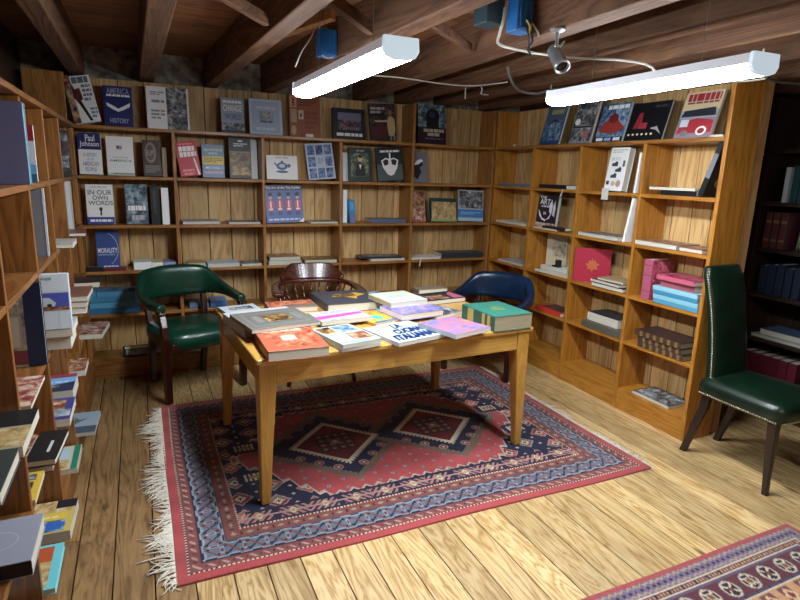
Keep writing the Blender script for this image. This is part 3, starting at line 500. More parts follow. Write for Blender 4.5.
('book', 'tan covered book, upper one of the stack behind the wooden chair', 'books on the fourth row of the back bookcase', (0.9996, 4.331, 0.806), (0.0, 0.0, 1.0), 0.246, 0.19, 0.03, '#8f7a62', '#5d4a3c', True, [('ph', 0.05, 0.05, 0.95, 0.95, 'warm')]),
('book', 'golden brown patterned book lying above the wooden chair', 'books on the fourth row of the back bookcase', (1.2867, 4.331, 0.774), (0.0, 0.0, -2.0), 0.264, 0.2, 0.03, '#8a6c42', '#7a5c36', True, [('ph', 0.04, 0.04, 0.96, 0.96, 'gold')]),
('book', 'thin white-edged book lying flat, lower of two in the fourth bay', 'books on the fourth row of the back bookcase', (1.8733, 4.341, 0.774), (0.0, 0.0, 0.0), 0.311, 0.16, 0.016, '#c4c6c4', '#b0b2b2', True, ()),
('book', 'thin dark book lying on the white-edged one in the fourth bay', 'books on the fourth row of the back bookcase', (2.0087, 4.4301, 0.79), (0.0, 0.0, 85.0), 0.17, 0.364, 0.014, '#2c2e32', '#1e2024', True, [('ph', 0.1, 0.1, 0.9, 0.9, 'bw')]),
('book', 'thin white book lying flat at the left of the last bay, row four', 'books on the fourth row of the back bookcase', (2.2317, 4.341, 0.774), (0.0, 0.0, 0.0), 0.292, 0.17, 0.018, '#b9bcb8', '#c9ccc8', True, ()),
('book', 'thick charcoal book lying flat in the last bay, row four', 'books on the fourth row of the back bookcase', (2.8035, 4.4288, 0.774), (0.0, 0.0, 88.0), 0.18, 0.413, 0.045, '#343a42', '#2a3038', True, [('r', 0.86, 0.1, 0.94, 0.5, '#9aa0a6')]),
('book', 'bright blue paperback, lowest of the blue stack behind the green armchair', 'books on the low rows of the back bookcase', (-0.0506, 4.4343, 0.4695), (0.0, 0.0, 89.4), 0.19, 0.316, 0.042, '#2f7098', '#2f7098', False, []),
('book', 'bright blue paperback, second from the bottom of the blue stack behind the green armchair', 'books on the low rows of the back bookcase', (-0.0479, 4.442, 0.5115), (0.0, 0.0, 90.0), 0.19, 0.315, 0.042, '#559cc0', '#559cc0', False, []),
('book', 'bright blue paperback, third from the bottom of the blue stack behind the green armchair', 'books on the low rows of the back bookcase', (-0.0518, 4.4376, 0.5535), (0.0, 0.0, 90.6), 0.19, 0.305, 0.042, '#3a80a6', '#3a80a6', False, []),
('book', 'short blue paperback at the left on top of the blue stack', 'books on the low rows of the back bookcase', (-0.3198, 4.436, 0.5955), (0.0, 0.0, 90.0), 0.19, 0.04, 0.03, '#3f86ac', '#3f86ac', False, []),
('book', 'topmost blue paperback with a pale picture, on the blue stack', 'books on the low rows of the back bookcase', (-0.0491, 4.436, 0.5955), (0.0, 0.0, 90.0), 0.19, 0.265, 0.03, '#4d8db4', '#4d8db4', False, [('ph', 0.35, 0.1, 0.95, 0.9, 'cool')]),
('book', 'blue book lying low behind the arm of the green armchair', 'books on the low rows of the back bookcase', (0.5509, 4.431, 0.4695), (0.0, 0.0, 90.0), 0.18, 0.116, 0.045, '#4f7fb6', '#4474ab', True, ()),
('book', 'blue-grey book lying low, seen past the back of the green armchair', 'books on the low rows of the back bookcase', (0.4206, 4.431, 0.4695), (0.0, 0.0, 90.0), 0.18, 0.134, 0.035, '#6d86a4', '#5c7694', True, ()),
('book', 'small landscape picture book standing low beside the green armchair', 'books on the low rows of the back bookcase', (-0.05, 4.36, 0.1425), (80.0, 0.0, 0.0), 0.26, 0.075, 0.02, '#20242a', '#14171c', True, [('ph', 0.08, 0.1, 0.98, 0.66, 'pale'), ('r', 0.05, 0.72, 0.98, 0.95, '#d0c6a2')]),
('book', 'blue-grey aircraft book with faint yellow lettering, first on the top row', 'books displayed along the top of the right bookcase', (2.8814, 3.6137, 1.74), (76.0, 0.0, -90.0), 0.225, 0.294, 0.02, '#4a5f78', '#8d98a4', True, [('r', 0, 0.0, 1, 0.45, '#2e466e'), ('ph', 0.05, 0.1, 0.95, 0.6, 'cool'), ('b', 0.25, 0.78, 0.85, 0.9, 1, '#a3a05c'), ('p', [(0.1, 0.5), (0.5, 0.6), (0.9, 0.52), (0.5, 0.66)], '#2a3442')]),
('book', 'grey motor racing book with two photographs, second on the top row', 'books displayed along the top of the right bookcase', (2.8814, 3.2826, 1.74), (76.0, 0.0, -90.0), 0.216, 0.293, 0.02, '#74777c', '#1b1d22', True, [('ph', 0.02, 0.42, 0.98, 0.98, 'bw'), ('e', 0.2, 0.52, 0.13, 0.08, '#d0d3d6'), ('r', 0.02, 0.37, 0.98, 0.41, '#1d2026'), ('ph', 0.02, 0.04, 0.98, 0.36, 'bw'), ('e', 0.72, 0.2, 0.14, 0.1, '#a5626c')]),
('book', 'book with a red racing car splashing through grey spray, third on the top row', 'books displayed along the top of the right bookcase', (2.8814, 3.0036, 1.74), (76.0, 0.0, -90.0), 0.245, 0.258, 0.02, '#6c87a0', '#2a3440', True, [('ph', 0, 0.14, 1, 1, 'cool'), ('b', 0.2, 0.84, 0.95, 0.94, 1, '#dfe5ea'), ('p', [(0.02, 0.3), (0.2, 0.5), (0.5, 0.68), (0.75, 0.5), (0.98, 0.34), (0.7, 0.22), (0.3, 0.22)], '#9c3a33'), ('e', 0.5, 0.6, 0.18, 0.12, '#6d2a28'), ('r', 0, 0, 1, 0.12, '#1b2028'), ('r', 0.05, 0.02, 0.3, 0.1, '#d5d9dc'), ('r', 0.36, 0.02, 0.6, 0.1, '#8fb0d6'), ('r', 0.68, 0.02, 0.92, 0.1, '#c5c9cc')]),
('book', 'wide black book with red figures and a row of yellow lights', 'books displayed along the top of the right bookcase', (2.8794, 2.7146, 1.74), (75.0, 0.0, -90.0), 0.299, 0.238, 0.018, '#121319', '#0c0d12', True, [('p', [(0.16, 0.3), (0.24, 0.72), (0.34, 0.74), (0.38, 0.34)], '#8e2b33'), ('r', 0.3, 0.3, 0.52, 0.46, '#a13540'), ('b', 0.6, 0.84, 0.94, 0.9, 1, '#3c4048'), ('e', 0.1, 0.15, 0.03, 0.03, '#e0d5a2'), ('e', 0.22, 0.15, 0.03, 0.03, '#e0d5a2'), ('e', 0.33999999999999997, 0.15, 0.03, 0.03, '#e0d5a2'), ('e', 0.45999999999999996, 0.15, 0.03, 0.03, '#e0d5a2'), ('e', 0.58, 0.15, 0.03, 0.03, '#e0d5a2'), ('e', 0.7, 0.15, 0.03, 0.03, '#e0d5a2'), ('p', [(0.62, 0.3), (0.8, 0.24), (0.95, 0.12), (0.8, 0.34)], '#8e8a84')]),
('magazine', 'truck magazine with a big red masthead, nearest on the top row', 'books displayed along the top of the right bookcase', (2.8774, 2.3587, 1.74), (74.0, 0.0, -90.0), 0.241, 0.265, 0.016, '#b9a98a', '#c9ccd0', False, [('r', 0, 0.6, 1, 1, '#c6b491'), ('b', 0.08, 0.8, 0.95, 0.96, 1, '#93283a'), ('b', 0.1, 0.74, 0.95, 0.78, 1, '#6b4a48'), ('r', 0.0, 0.42, 1, 0.6, '#8e9aa4'), ('p', [(0.02, 0.46), (0.1, 0.6), (0.9, 0.64), (0.96, 0.46)], '#2a2e34'), ('r', 0, 0.0, 1, 0.42, '#8f7a86'), ('p', [(0.04, 0.1), (0.1, 0.34), (0.5, 0.42), (0.95, 0.36), (0.96, 0.1)], '#a5343c'), ('e', 0.25, 0.1, 0.1, 0.07, '#5e6064'), ('e', 0.7, 0.14, 0.14, 0.1, '#c9bdb9'), ('e', 0.7, 0.14, 0.09, 0.06, '#93333b'), ('r', 0.08, 0.24, 0.3, 0.4, '#bccbd8')]),
('book', 'thin white book lying on the top row against the end panel', 'books displayed along the top of the right bookcase', (2.852, 2.1932, 1.74), (0.0, 0.0, -90.0), 0.08, 0.2, 0.012, '#d2d0c8', '#c6c4bc', False, ()),
('book', 'thin blue-grey book lying flat in the corner bay, second row', 'books on the second row of the right bookcase', (2.952, 3.8111, 1.419), (0.0, 0.0, 0.0), 0.18, 0.427, 0.018, '#6c7f92', '#5b6f84', False, []),
('book', 'black book with a blue-banded spine lying flat, second row', 'books on the second row of the right bookcase', (2.947, 3.3549, 1.419), (0.0, 0.0, 0.0), 0.19, 0.315, 0.028, '#1c1f2a', '#15171f', True, []),
('book', 'pale blue book lying flat right beside the black blue-banded book', 'books on the second row of the right bookcase', (2.852, 3.2935, 1.419), (0.0, 0.0, -90.0), 0.112, 0.18, 0.026, '#a9bccf', '#b3c5d6', True, []),
('book', 'white book of vintage trucks with a green spine', 'books on the second row of the right bookcase', (2.9115, 2.9123, 1.419), (82.0, 0.0, -90.0), 0.161, 0.283, 0.05, '#c6cac6', '#2f7d62', True, [('b', 0.1, 0.86, 0.9, 0.96, 2, '#9aa29c'), ('b', 0.1, 0.7, 0.6, 0.78, 1, '#a8b0aa'), ('p', [(0.19999999999999998, 0.57), (0.19999999999999998, 0.63), (0.33999999999999997, 0.65), (0.42, 0.69), (0.52, 0.6599999999999999), (0.52, 0.57)], '#3a4148'), ('p', [(0.43999999999999995, 0.43999999999999995), (0.43999999999999995, 0.5), (0.58, 0.52), (0.6599999999999999, 0.5599999999999999), (0.76, 0.53), (0.76, 0.43999999999999995)], '#3a4148'), ('p', [(0.24000000000000002, 0.30000000000000004), (0.24000000000000002, 0.36), (0.38, 0.38), (0.46, 0.42000000000000004), (0.56, 0.39), (0.56, 0.30000000000000004)], '#3a4148'), ('r', 0.78, 0.56, 0.9, 0.7, '#59606a'), ('r', 0.08, 0.14, 0.24, 0.23, '#5a3630'), ('e', 0.46, 0.17, 0.12, 0.06, '#b9b48a'), ('e', 0.74, 0.17, 0.13, 0.08, '#b98f94'), ('sb', 0.08, 0.14, '#d6dcd6'), ('sb', 0.22000000000000003, 0.28, '#d6dcd6'), ('sb', 0.36000000000000004, 0.42000000000000004, '#d6dcd6'), ('sb', 0.5, 0.56, '#d6dcd6'), ('sb', 0.64, 0.7000000000000001, '#d6dcd6'), ('sb', 0.78, 0.8400000000000001, '#d6dcd6')]),
('book', 'black hardback lying flat under the slim white book, second row nearest bay', 'books on the second row of the right bookcase', (2.9576, 2.2657, 1.419), (0.0, 0.0, -2.0), 0.2, 0.255, 0.03, '#16171b', '#101114', True, ()),
('book', 'slim white book on the black hardback, second row nearest bay', 'books on the second row of the right bookcase', (2.852, 2.4368, 1.449), (0.0, 0.0, -87.0), 0.31, 0.19, 0.014, '#c3c8ce', '#2c2f36', False, []),
('book', 'big black book leaning against the right end panel, gold on its cover', 'books on the second row of the right bookcase', (2.96, 2.265, 1.419), (107.0, 0.0, 0.0), 0.2, 0.3, 0.032, '#15161a', '#101114', True, [('e', 0.5, 0.28, 0.22, 0.1, '#7d6a3a'), ('sb', 0.35, 0.8, '#5b5e64')]),
('book', 'thin white book leaning on the upright, second row', 'books on the second row of the right bookcase', (2.94, 2.72, 1.419), (94.0, 0.0, 0.0), 0.18, 0.25, 0.014, '#c9ccc8', '#d4d7d3', True, ()),
('book', 'thin white book lying flat in the corner bay, third row', 'books on the third row of the right bookcase', (2.842, 4.0099, 1.106), (0.0, 0.0, -90.0), 0.414, 0.19, 0.018, '#b9bcb8', '#c9cbc8', False, []),
('book', 'black book titled THE ART with pale dancing figures', 'books on the third row of the right bookcase', (2.9219, 3.6144, 1.106), (85.0, 0.0, -90.0), 0.238, 0.262, 0.03, '#1d1b26', '#8a86a0', True, [('t', 'THE', 0.06, 0.87, 0.4, 0.95, '#cfccd6'), ('t', 'ART', 0.1, 0.7, 0.62, 0.86, '#cfccd6'), ('b', 0.2, 0.62, 0.6, 0.67, 1, '#a8a4b2'), ('p', [(0.62, 0.5), (0.6, 0.7), (0.7, 0.86), (0.76, 0.66), (0.74, 0.4)], '#b6b2be'), ('p', [(0.8, 0.4), (0.78, 0.66), (0.86, 0.84), (0.92, 0.6), (0.9, 0.36)], '#a8a2ac'), ('p', [(0.06, 0.56), (0.14, 0.36), (0.3, 0.24), (0.5, 0.2), (0.5, 0.26), (0.3, 0.3), (0.2, 0.42)], '#b3afba'), ('p', [(0.5, 0.24), (0.68, 0.3), (0.72, 0.46), (0.62, 0.34)], '#b3afba'), ('r', 0.34, 0.4, 0.48, 0.48, '#8d8996'), ('ph', 0, 0, 1, 0.16, 'mag')]),
('book', 'slim cream booklet lying in front of the black THE ART book', 'books on the third row of the right bookcase', (2.832, 3.5383, 1.106), (0.0, 0.0, -90.0), 0.279, 0.05, 0.012, '#c2b9a0', '#b4aa90', False, []),
('book', 'small dark booklet with a red end lying before the black THE ART book', 'books on the third row of the right bookcase', (2.8595, 3.2994, 1.118), (0.0, 0.0, 0.0), 0.055, 0.267, 0.018, '#2a2a30', '#202026', False, [('r', 0.75, 0, 1, 1, '#b3303c')]),
('book', 'wide white-edged book lying flat, third row third bay', 'books on the third row of the right bookcase', (2.832, 2.9745, 1.106), (0.0, 0.0, -93.0), 0.39, 0.19, 0.024, '#9a9c9c', '#c6c8c8', True, [('ph', 0.04, 0.04, 0.96, 0.96, 'bw')]),
('book', 'tall thin white book leaning on the upright, third row', 'books on the third row of the right bookcase', (2.93, 2.75, 1.106), (99.0, 0.0, 0.0), 0.19, 0.285, 0.016, '#c9cdd0', '#d4d8da', True, ()),
('book', 'white-edged book with a red spine line lying flat, third row nearest bay', 'books on the third row of the right bookcase', (2.832, 2.4831, 1.106), (0.0, 0.0, -90.0), 0.307, 0.2, 0.03, '#8f7670', '#c9c9c6', True, [('ph', 0.05, 0.05, 0.95, 0.95, 'warm')]),
('book', 'red and black thin book lying right of the white-edged book', 'books on the third row of the right bookcase', (2.842, 2.2449, 1.106), (0.0, 0.0, -91.0), 0.158, 0.19, 0.024, '#8b4a48', '#2b2024', True, [('ph', 0.1, 0.1, 0.9, 0.9, 'warm')]),
('book', 'thin grey and white book lying flat in the corner bay, fourth row', 'books on the fourth row of the right bookcase', (2.842, 3.9762, 0.774), (0.0, 0.0, -90.0), 0.338, 0.18, 0.016, '#8d9296', '#b3b7b8', False, []),
('book', 'cream book standing with an ink tree drawing across its cover', 'books on the fourth row of the right bookcase', (3.05, 3.62, 0.774), (90.0, 0.0, -78.0), 0.2, 0.29, 0.014, '#c8bea4', '#b8ad92', True, [('ph', 0.3, 0.35, 0.95, 0.85, 'ink'), ('b', 0.5, 0.05, 0.7, 0.3, 5, '#8c8470')]),
('book', 'cream lowest magazine of the loose stack, fourth row second bay', 'books on the fourth row of the right bookcase', (2.832, 3.4172, 0.774), (0.0, 0.0, -86.0), 0.355, 0.18, 0.02, '#b3aa96', '#c2b9a4', False, []),
('book', 'grey middle magazine of the loose stack, fourth row second bay', 'books on the fourth row of the right bookcase', (2.842, 3.4016, 0.794), (0.0, 0.0, -93.0), 0.317, 0.17, 0.018, '#9d9c98', '#b5b4b0', False, [('ph', 0.1, 0.1, 0.9, 0.9, 'bw')]),
('book', 'white top magazine of the loose stack, fourth row second bay', 'books on the fourth row of the right bookcase', (2.852, 3.4157, 0.812), (0.0, 0.0, -88.0), 0.294, 0.16, 0.016, '#c2c2bc', '#c9c9c4', False, [('r', 0.1, 0.2, 0.5, 0.6, '#a5a59e')]),
('book', 'crimson book with a gold maple leaf, standing open to the room', 'books on the fourth row of the right bookcase', (2.937, 3.098, 0.774), (90.0, 0.0, -47.0), 0.25, 0.24, 0.02, '#a3223a', '#7d1a2c', True, [('p', [(0.5, 0.3), (0.55, 0.4), (0.66, 0.38), (0.62, 0.48), (0.72, 0.55), (0.6, 0.58), (0.58, 0.68), (0.52, 0.62), (0.5, 0.74), (0.46, 0.62), (0.4, 0.66), (0.4, 0.56), (0.3, 0.54), (0.38, 0.47), (0.36, 0.38), (0.46, 0.4)], '#b5623a')]),
('book', 'white-edged black book, bottom of the stack beside the crimson book', 'books on the fourth row of the right bookcase', (2.832, 2.8316, 0.774), (0.0, 0.0, -88.0), 0.276, 0.18, 0.028, '#1f2024', '#c6c6c2', True, ()),
('book', 'dark covered book, middle of the stack beside the crimson book', 'books on the fourth row of the right bookcase', (2.832, 2.8587, 0.802), (0.0, 0.0, -92.0), 0.269, 0.18, 0.022, '#2c2a2c', '#bcbcb6', True, ()),
('book', 'tan covered book, top of the stack beside the crimson book', 'books on the fourth row of the right bookcase', (2.852, 2.8308, 0.824), (0.0, 0.0, -86.0), 0.219, 0.16, 0.016, '#a58f6a', '#c0b79c', True, ()),
('book', 'large rose red book standing upright with a ribbed spine', 'books on the fourth row of the right bookcase', (2.94, 2.555, 0.774), (90.0, 0.0, 0.0), 0.19, 0.25, 0.065, '#a4475a', '#a0526a', True, [('ph', 0.05, 0.05, 0.95, 0.95, 'rose'), ('sb', 0.85, 0.87, '#7d2e40'), ('sb', 0.6, 0.62, '#7d2e40'), ('sb', 0.2, 0.22, '#7d2e40')]),
('magazine', 'blue bound periodical, bottom of the stack of four behind the tall chair', 'books on the fourth row of the right bookcase', (2.937, 2.1341, 0.774), (0.0, 0.0, 0.0), 0.21, 0.312, 0.026, '#4d8ea8', '#4d8ea8', True, []),
('magazine', 'blue bound periodical, second from the bottom of the stack of four behind the tall chair', 'books on the fourth row of the right bookcase', (2.937, 2.1385, 0.8), (0.0, 0.0, 0.0), 0.21, 0.312, 0.026, '#7fb2c4', '#7fb2c4', True, []),
('magazine', 'blue bound periodical, third from the bottom of the stack of four behind the tall chair', 'books on the fourth row of the right bookcase', (2.937, 2.1428, 0.826), (0.0, 0.0, 0.0), 0.21, 0.312, 0.026, '#3f7f9e', '#3f7f9e', True, []),
('magazine', 'blue bound periodical, fourth from the bottom of the stack of four behind the tall chair', 'books on the fourth row of the right bookcase', (2.937, 2.1472, 0.852), (0.0, 0.0, 0.0), 0.21, 0.312, 0.026, '#8abccc', '#8abccc', True, []),
('book', 'plain dusty rose book lying on the blue periodicals', 'books on the fourth row of the right bookcase', (2.947, 2.187, 0.878), (0.0, 0.0, 0.0), 0.19, 0.238, 0.04, '#8f4a50', '#94505a', True, ()),
('book', 'pink flowered book lying topmost on the blue periodicals', 'books on the fourth row of the right bookcase', (2.9274, 2.1777, 0.918), (0.0, 0.0, -2.0), 0.2, 0.266, 0.03, '#b0405a', '#b85a72', True, [('ph', 0.03, 0.03, 0.97, 0.97, 'rose')]),
('book', 'bright red book lying low in the second bay, dark picture on its cover', 'books on the low rows of the right bookcase', (2.927, 3.2637, 0.4695), (0.0, 0.0, 0.0), 0.19, 0.303, 0.03, '#c0362c', '#c8392e', True, [('ph', 0.2, 0.1, 0.95, 0.9, 'dark')]),
('book', 'grey tweed book, lower of the pair beside the red book', 'books on the low rows of the right bookcase', (2.932, 2.673, 0.4695), (0.0, 0.0, 0.0), 0.2, 0.362, 0.05, '#5c574b', '#565145', True, ()),
('book', 'black topped book with a cream edge, upper of the pair beside the red book', 'books on the low rows of the right bookcase', (2.852, 2.861, 0.5195), (0.0, 0.0, -90.0), 0.285, 0.19, 0.065, '#2a2d33', '#c9c4ae', True, ()),
('book', 'dark brown leather volume with a gilt ribbed spine, lowest of the three', 'books on the low rows of the right bookcase', (2.932, 2.1836, 0.4695), (0.0, 0.0, 0.0), 0.2, 0.337, 0.036, '#3a2926', '#4a3228', True, [('sv', 0.06, 0.12, '#8a7048'), ('sv', 0.21, 0.27, '#8a7048'), ('sv', 0.36, 0.42, '#8a7048'), ('sv', 0.51, 0.57, '#8a7048'), ('sv', 0.6599999999999999, 0.72, '#8a7048'), ('sv', 0.81, 0.87, '#8a7048')]),
('book', 'dark brown leather volume with a gilt ribbed spine, middle of the three', 'books on the low rows of the right bookcase', (2.932, 2.1964, 0.5055), (0.0, 0.0, 0.0), 0.2, 0.33, 0.036, '#3a2926', '#4a3228', True, [('sv', 0.06, 0.12, '#8a7048'), ('sv', 0.21, 0.27, '#8a7048'), ('sv', 0.36, 0.42, '#8a7048'), ('sv', 0.51, 0.57, '#8a7048'), ('sv', 0.6599999999999999, 0.72, '#8a7048'), ('sv', 0.81, 0.87, '#8a7048')]),
('book', 'dark brown leather volume with a gilt ribbed spine, topmost of the three', 'books on the low rows of the right bookcase', (2.922, 2.2009, 0.5415), (0.0, 0.0, 0.0), 0.2, 0.346, 0.036, '#3a2926', '#4a3228', True, [('sv', 0.06, 0.12, '#8a7048'), ('sv', 0.21, 0.27, '#8a7048'), ('sv', 0.36, 0.42, '#8a7048'), ('sv', 0.51, 0.57, '#8a7048'), ('sv', 0.6599999999999999, 0.72, '#8a7048'), ('sv', 0.81, 0.87, '#8a7048')]),
('book', 'grey photograph book lying on the floor shelf by the tall chair', 'books on the low rows of the right bookcase', (2.852, 2.3882, 0.1425), (0.0, 0.0, -90.0), 0.283, 0.2, 0.02, '#3f4340', '#c9cbc6', False, [('ph', 0.04, 0.04, 0.96, 0.96, 'bw')]),
('book', 'rust orange book of painted rooms at the near left corner of the table', 'books laid out on the table', (0.5787, 2.2651, 0.711), (0.0, 0.0, -0.5), 0.267, 0.352, 0.045, '#a4553c', '#7d2f2a', True, [('ph', 0.08, 0.55, 0.95, 0.95, 'rust'), ('ph', 0.2, 0.1, 0.9, 0.52, 'rust'), ('r', 0.35, 0.4, 0.6, 0.62, '#b9a89a'), ('b', 0.1, 0.8, 0.8, 0.92, 1, '#cfa58e')]),
('magazine', 'yellow paper slip sticking out under the rust orange book', 'books laid out on the table', (0.5077, 2.3038, 0.707), (0.0, 0.0, -9.3), 0.159, 0.314, 0.004, '#c9b268', '#b9a258', False, []),
('book', 'white thick book under the engraved grey book', 'books laid out on the table', (0.5873, 2.684, 0.707), (0.0, 0.0, 10.3), 0.352, 0.333, 0.05, '#b0b2b4', '#b4b6b8', True, []),
('book', 'engraved grey and gold book lying on the white one', 'books laid out on the table', (0.6012, 2.5752, 0.757), (0.0, 0.0, 9.8), 0.349, 0.324, 0.02, '#6a665e', '#9a8a6a', True, [('r', 0.05, 0.06, 0.95, 0.94, '#5c5c5a'), ('r', 0.09, 0.12, 0.91, 0.88, '#77746c'), ('r', 0.12, 0.17, 0.88, 0.83, '#5d5d5c'), ('ph', 0.35, 0.3, 0.72, 0.7, 'gold'), ('r', 0.2, 0.3, 0.3, 0.7, '#77726a'), ('r', 0.78, 0.3, 0.86, 0.7, '#77726a')]),
('book', 'white book with a grey picture at the far left corner of the table', 'books laid out on the table', (0.4872, 3.1185, 0.707), (0.0, 0.0, 9.9), 0.203, 0.15, 0.02, '#abb4b8', '#b4babc', False, [('ph', 0.2, 0.25, 0.85, 0.75, 'bw')]),
('book', 'red and cream old map book behind the engraved grey book', 'books laid out on the table', (0.7582, 3.0792, 0.707), (0.0, 0.0, -1.5), 0.274, 0.179, 0.03, '#a87a70', '#6b4a42', True, [('ph', 0.03, 0.03, 0.97, 0.97, 'rust'), ('r', 0.3, 0.05, 0.98, 0.4, '#6e655c')]),
('book', 'thick charcoal book with a golden map on its cover, far middle of the table', 'books laid out on the table', (1.1045, 3.0043, 0.707), (0.0, 0.0, 0.6), 0.345, 0.352, 0.05, '#3c3f46', '#4c5058', True, [('p', [(0.25, 0.55), (0.4, 0.75), (0.6, 0.7), (0.75, 0.8), (0.9, 0.62), (0.7, 0.5), (0.62, 0.3), (0.5, 0.48)], '#c99a3e'), ('ph', 0.3, 0.5, 0.7, 0.72, 'gold')]),
('magazine', 'white magazine with a pink stripe in the middle of the table', 'books laid out on the table', (0.9459, 2.7049, 0.7255), (0.0, 0.0, 5.8), 0.286, 0.202, 0.022, '#b0b0b8', '#a9adb8', False, [('p', [(0, 0.2), (0.95, 0.45), (0.98, 0.65), (0, 0.5)], '#c34a9a'), ('b', 0.2, 0.72, 0.8, 0.9, 2, '#9a9aa8'), ('ph', 0.1, 0.02, 0.5, 0.18, 'pale')]),
('magazine', 'pale blue magazine, lower of the pair at the near edge of the table', 'books laid out on the table', (0.8829, 2.3229, 0.707), (0.0, 0.0, 10.1), 0.207, 0.306, 0.016, '#a9bccd', '#9ab0c4', False, [('ph', 0.05, 0.05, 0.95, 0.95, 'pale')]),
('book', 'white book with small colour pictures, upper of the pair at the near edge', 'books laid out on the table', (0.8874, 2.3225, 0.723), (0.0, 0.0, 12.6), 0.212, 0.301, 0.02, '#a9b4bb', '#9fb2be', False, [('ph', 0.05, 0.62, 0.4, 0.95, 'gold'), ('ph', 0.45, 0.58, 0.9, 0.94, 'cool'), ('r', 0.1, 0.28, 0.5, 0.5, '#b5bfc4'), ('ph', 0.45, 0.14, 0.95, 0.5, 'warm'), ('b', 0.08, 0.04, 0.7, 0.1, 1, '#7da0c0')]),
('magazine', 'yellow and orange magazine with turquoise shapes on the table', 'books laid out on the table', (1.1695, 2.6745, 0.707), (0.0, 0.0, 17.1), 0.182, 0.213, 0.018, '#d1a437', '#b98a2e', False, [('ph', 0.02, 0.02, 0.98, 0.98, 'yell'), ('e', 0.5, 0.5, 0.2, 0.2, '#4fb0b4'), ('r', 0.05, 0.02, 0.9, 0.16, '#3d6f9c')]),
('book', 'white book titled LA CUCINA ITALIANA at the near edge of the table', 'books laid out on the table', (1.2006, 2.3313, 0.707), (0.0, 0.0, 14.1), 0.298, 0.298, 0.02, '#adb6bf', '#9aa6b2', False, [('tb', 'LA', 0.44, 0.68, 0.62, 0.92, '#062a66'), ('tb', 'CUCINA', 0.28, 0.39, 0.84, 0.62, '#062a66'), ('tb', 'ITALIANA', 0.08, 0.08, 0.86, 0.33, '#062a66')]),
('book', 'lilac blue book in the middle of the table, right of the charcoal book', 'books laid out on the table', (1.374, 2.6782, 0.726), (0.0, 0.0, 9.0), 0.282, 0.228, 0.034, '#8580bc', '#cfc4cc', True, [('ph', 0, 0, 1, 1, 'lilac')]),
('magazine', 'pastel flowered magazine beside the big green book', 'books laid out on the table', (1.4651, 2.3009, 0.726), (0.0, 0.0, 16.3), 0.256, 0.272, 0.022, '#a58f98', '#98a4ae', False, [('ph', 0, 0, 1, 1, 'pastel')]),
('magazine', 'grey newsprint paper left of the big green book', 'books laid out on the table', (1.5682, 2.7222, 0.707), (0.0, 0.0, 20.4), 0.228, 0.232, 0.018, '#b2b0b8', '#a5a3ab', False, [('ph', 0, 0, 1, 1, 'bw')]),
('book', 'big green bible-thick book with a gilt spine at the right table corner', 'books laid out on the table', (1.7557, 2.3761, 0.707), (0.0, 0.0, 2.7), 0.25, 0.308, 0.082, '#2c6a5c', '#1d4a42', True, [('r', 0.05, 0.05, 0.95, 0.95, '#2f7062'), ('p', [(0.3, 0.4), (0.4, 0.62), (0.6, 0.66), (0.72, 0.5), (0.6, 0.34)], '#5d7a52'), ('sv', 0.12, 0.2, '#a59a62'), ('sv', 0.28, 0.36, '#a59a62'), ('sv', 0.62, 0.8, '#a59a62')]),
('book', 'cream book with a green tint near the far edge of the table', 'books laid out on the table', (1.3617, 2.8297, 0.7605), (0.0, 0.0, 7.6), 0.25, 0.264, 0.03, '#bfc2a8', '#a59878', True, [('r', 0.05, 0.06, 0.95, 0.94, '#c3cbb9'), ('b', 0.25, 0.35, 0.75, 0.6, 2, '#9fb2a4')]),
('book', 'slate blue book between the charcoal book and the cream book', 'books laid out on the table', (1.3736, 3.0618, 0.707), (0.0, 0.0, 7.6), 0.1, 0.307, 0.03, '#7d94a2', '#9ab4c4', True, [('ph', 0.1, 0.1, 0.9, 0.9, 'cool')]),
('magazine', 'bright turquoise paper peeping out before the cream book', 'books laid out on the table', (1.2917, 2.8885, 0.707), (0.0, 0.0, 8.7), 0.109, 0.111, 0.01, '#6fb5cc', '#7ab8cc', False, []),
('book', 'dark book with a framed rosy picture at the far edge of the table', 'books laid out on the table', (1.6871, 3.0217, 0.707), (0.0, 0.0, 7.2), 0.353, 0.203, 0.03, '#2a2a30', '#24242a', True, [('ph', 0.3, 0.1, 0.68, 0.6, 'warm'), ('p', [(0.75, 0.05), (0.98, 0.05), (0.98, 0.9), (0.8, 0.6)], '#b9607a')]),
('book', 'grey brown book lying at the very far edge of the table', 'books laid out on the table', (1.7786, 3.3301, 0.707), (0.0, 0.0, 1.7), 0.225, 0.096, 0.03, '#7d7263', '#6b6054', True, []),
('book', 'large slate blue book with turquoise page edges, left bookcase', 'books in the left bookcase', (-0.465, 2.375, 1.419), (89.0, 0.0, 0.0), 0.25, 0.272, 0.04, '#666b92', '#565a7c', True, []),
('magazine', 'magazine with a red corner and blue sky behind the slate blue book', 'books in the left bookcase', (-0.474, 2.66, 1.419), (88.0, 0.0, 0.0), 0.23, 0.215, 0.02, '#c4ccda', '#b5bdca', False, [('r', 0, 0.72, 1, 1, '#8e2430'), ('t', 'S', 0.72, 0.6, 0.92, 0.84, '#2a2c30'), ('p', [(0.3, 0.14), (0.55, 0.32), (0.8, 0.36), (1, 0.3), (1, 0.14)], '#5f9ccf'), ('r', 0, 0, 1, 0.14, '#2c5a78')]),
('book', 'small white and blue book at the far left edge of the second shelf', 'books in the left bookcase', (-0.4, 1.9, 1.419), (90.0, 0.0, 0.0), 0.06, 0.05, 0.02, '#b9bfd0', '#a5abc0', False, [('r', 0, 0, 1, 0.4, '#3f56a0')]),
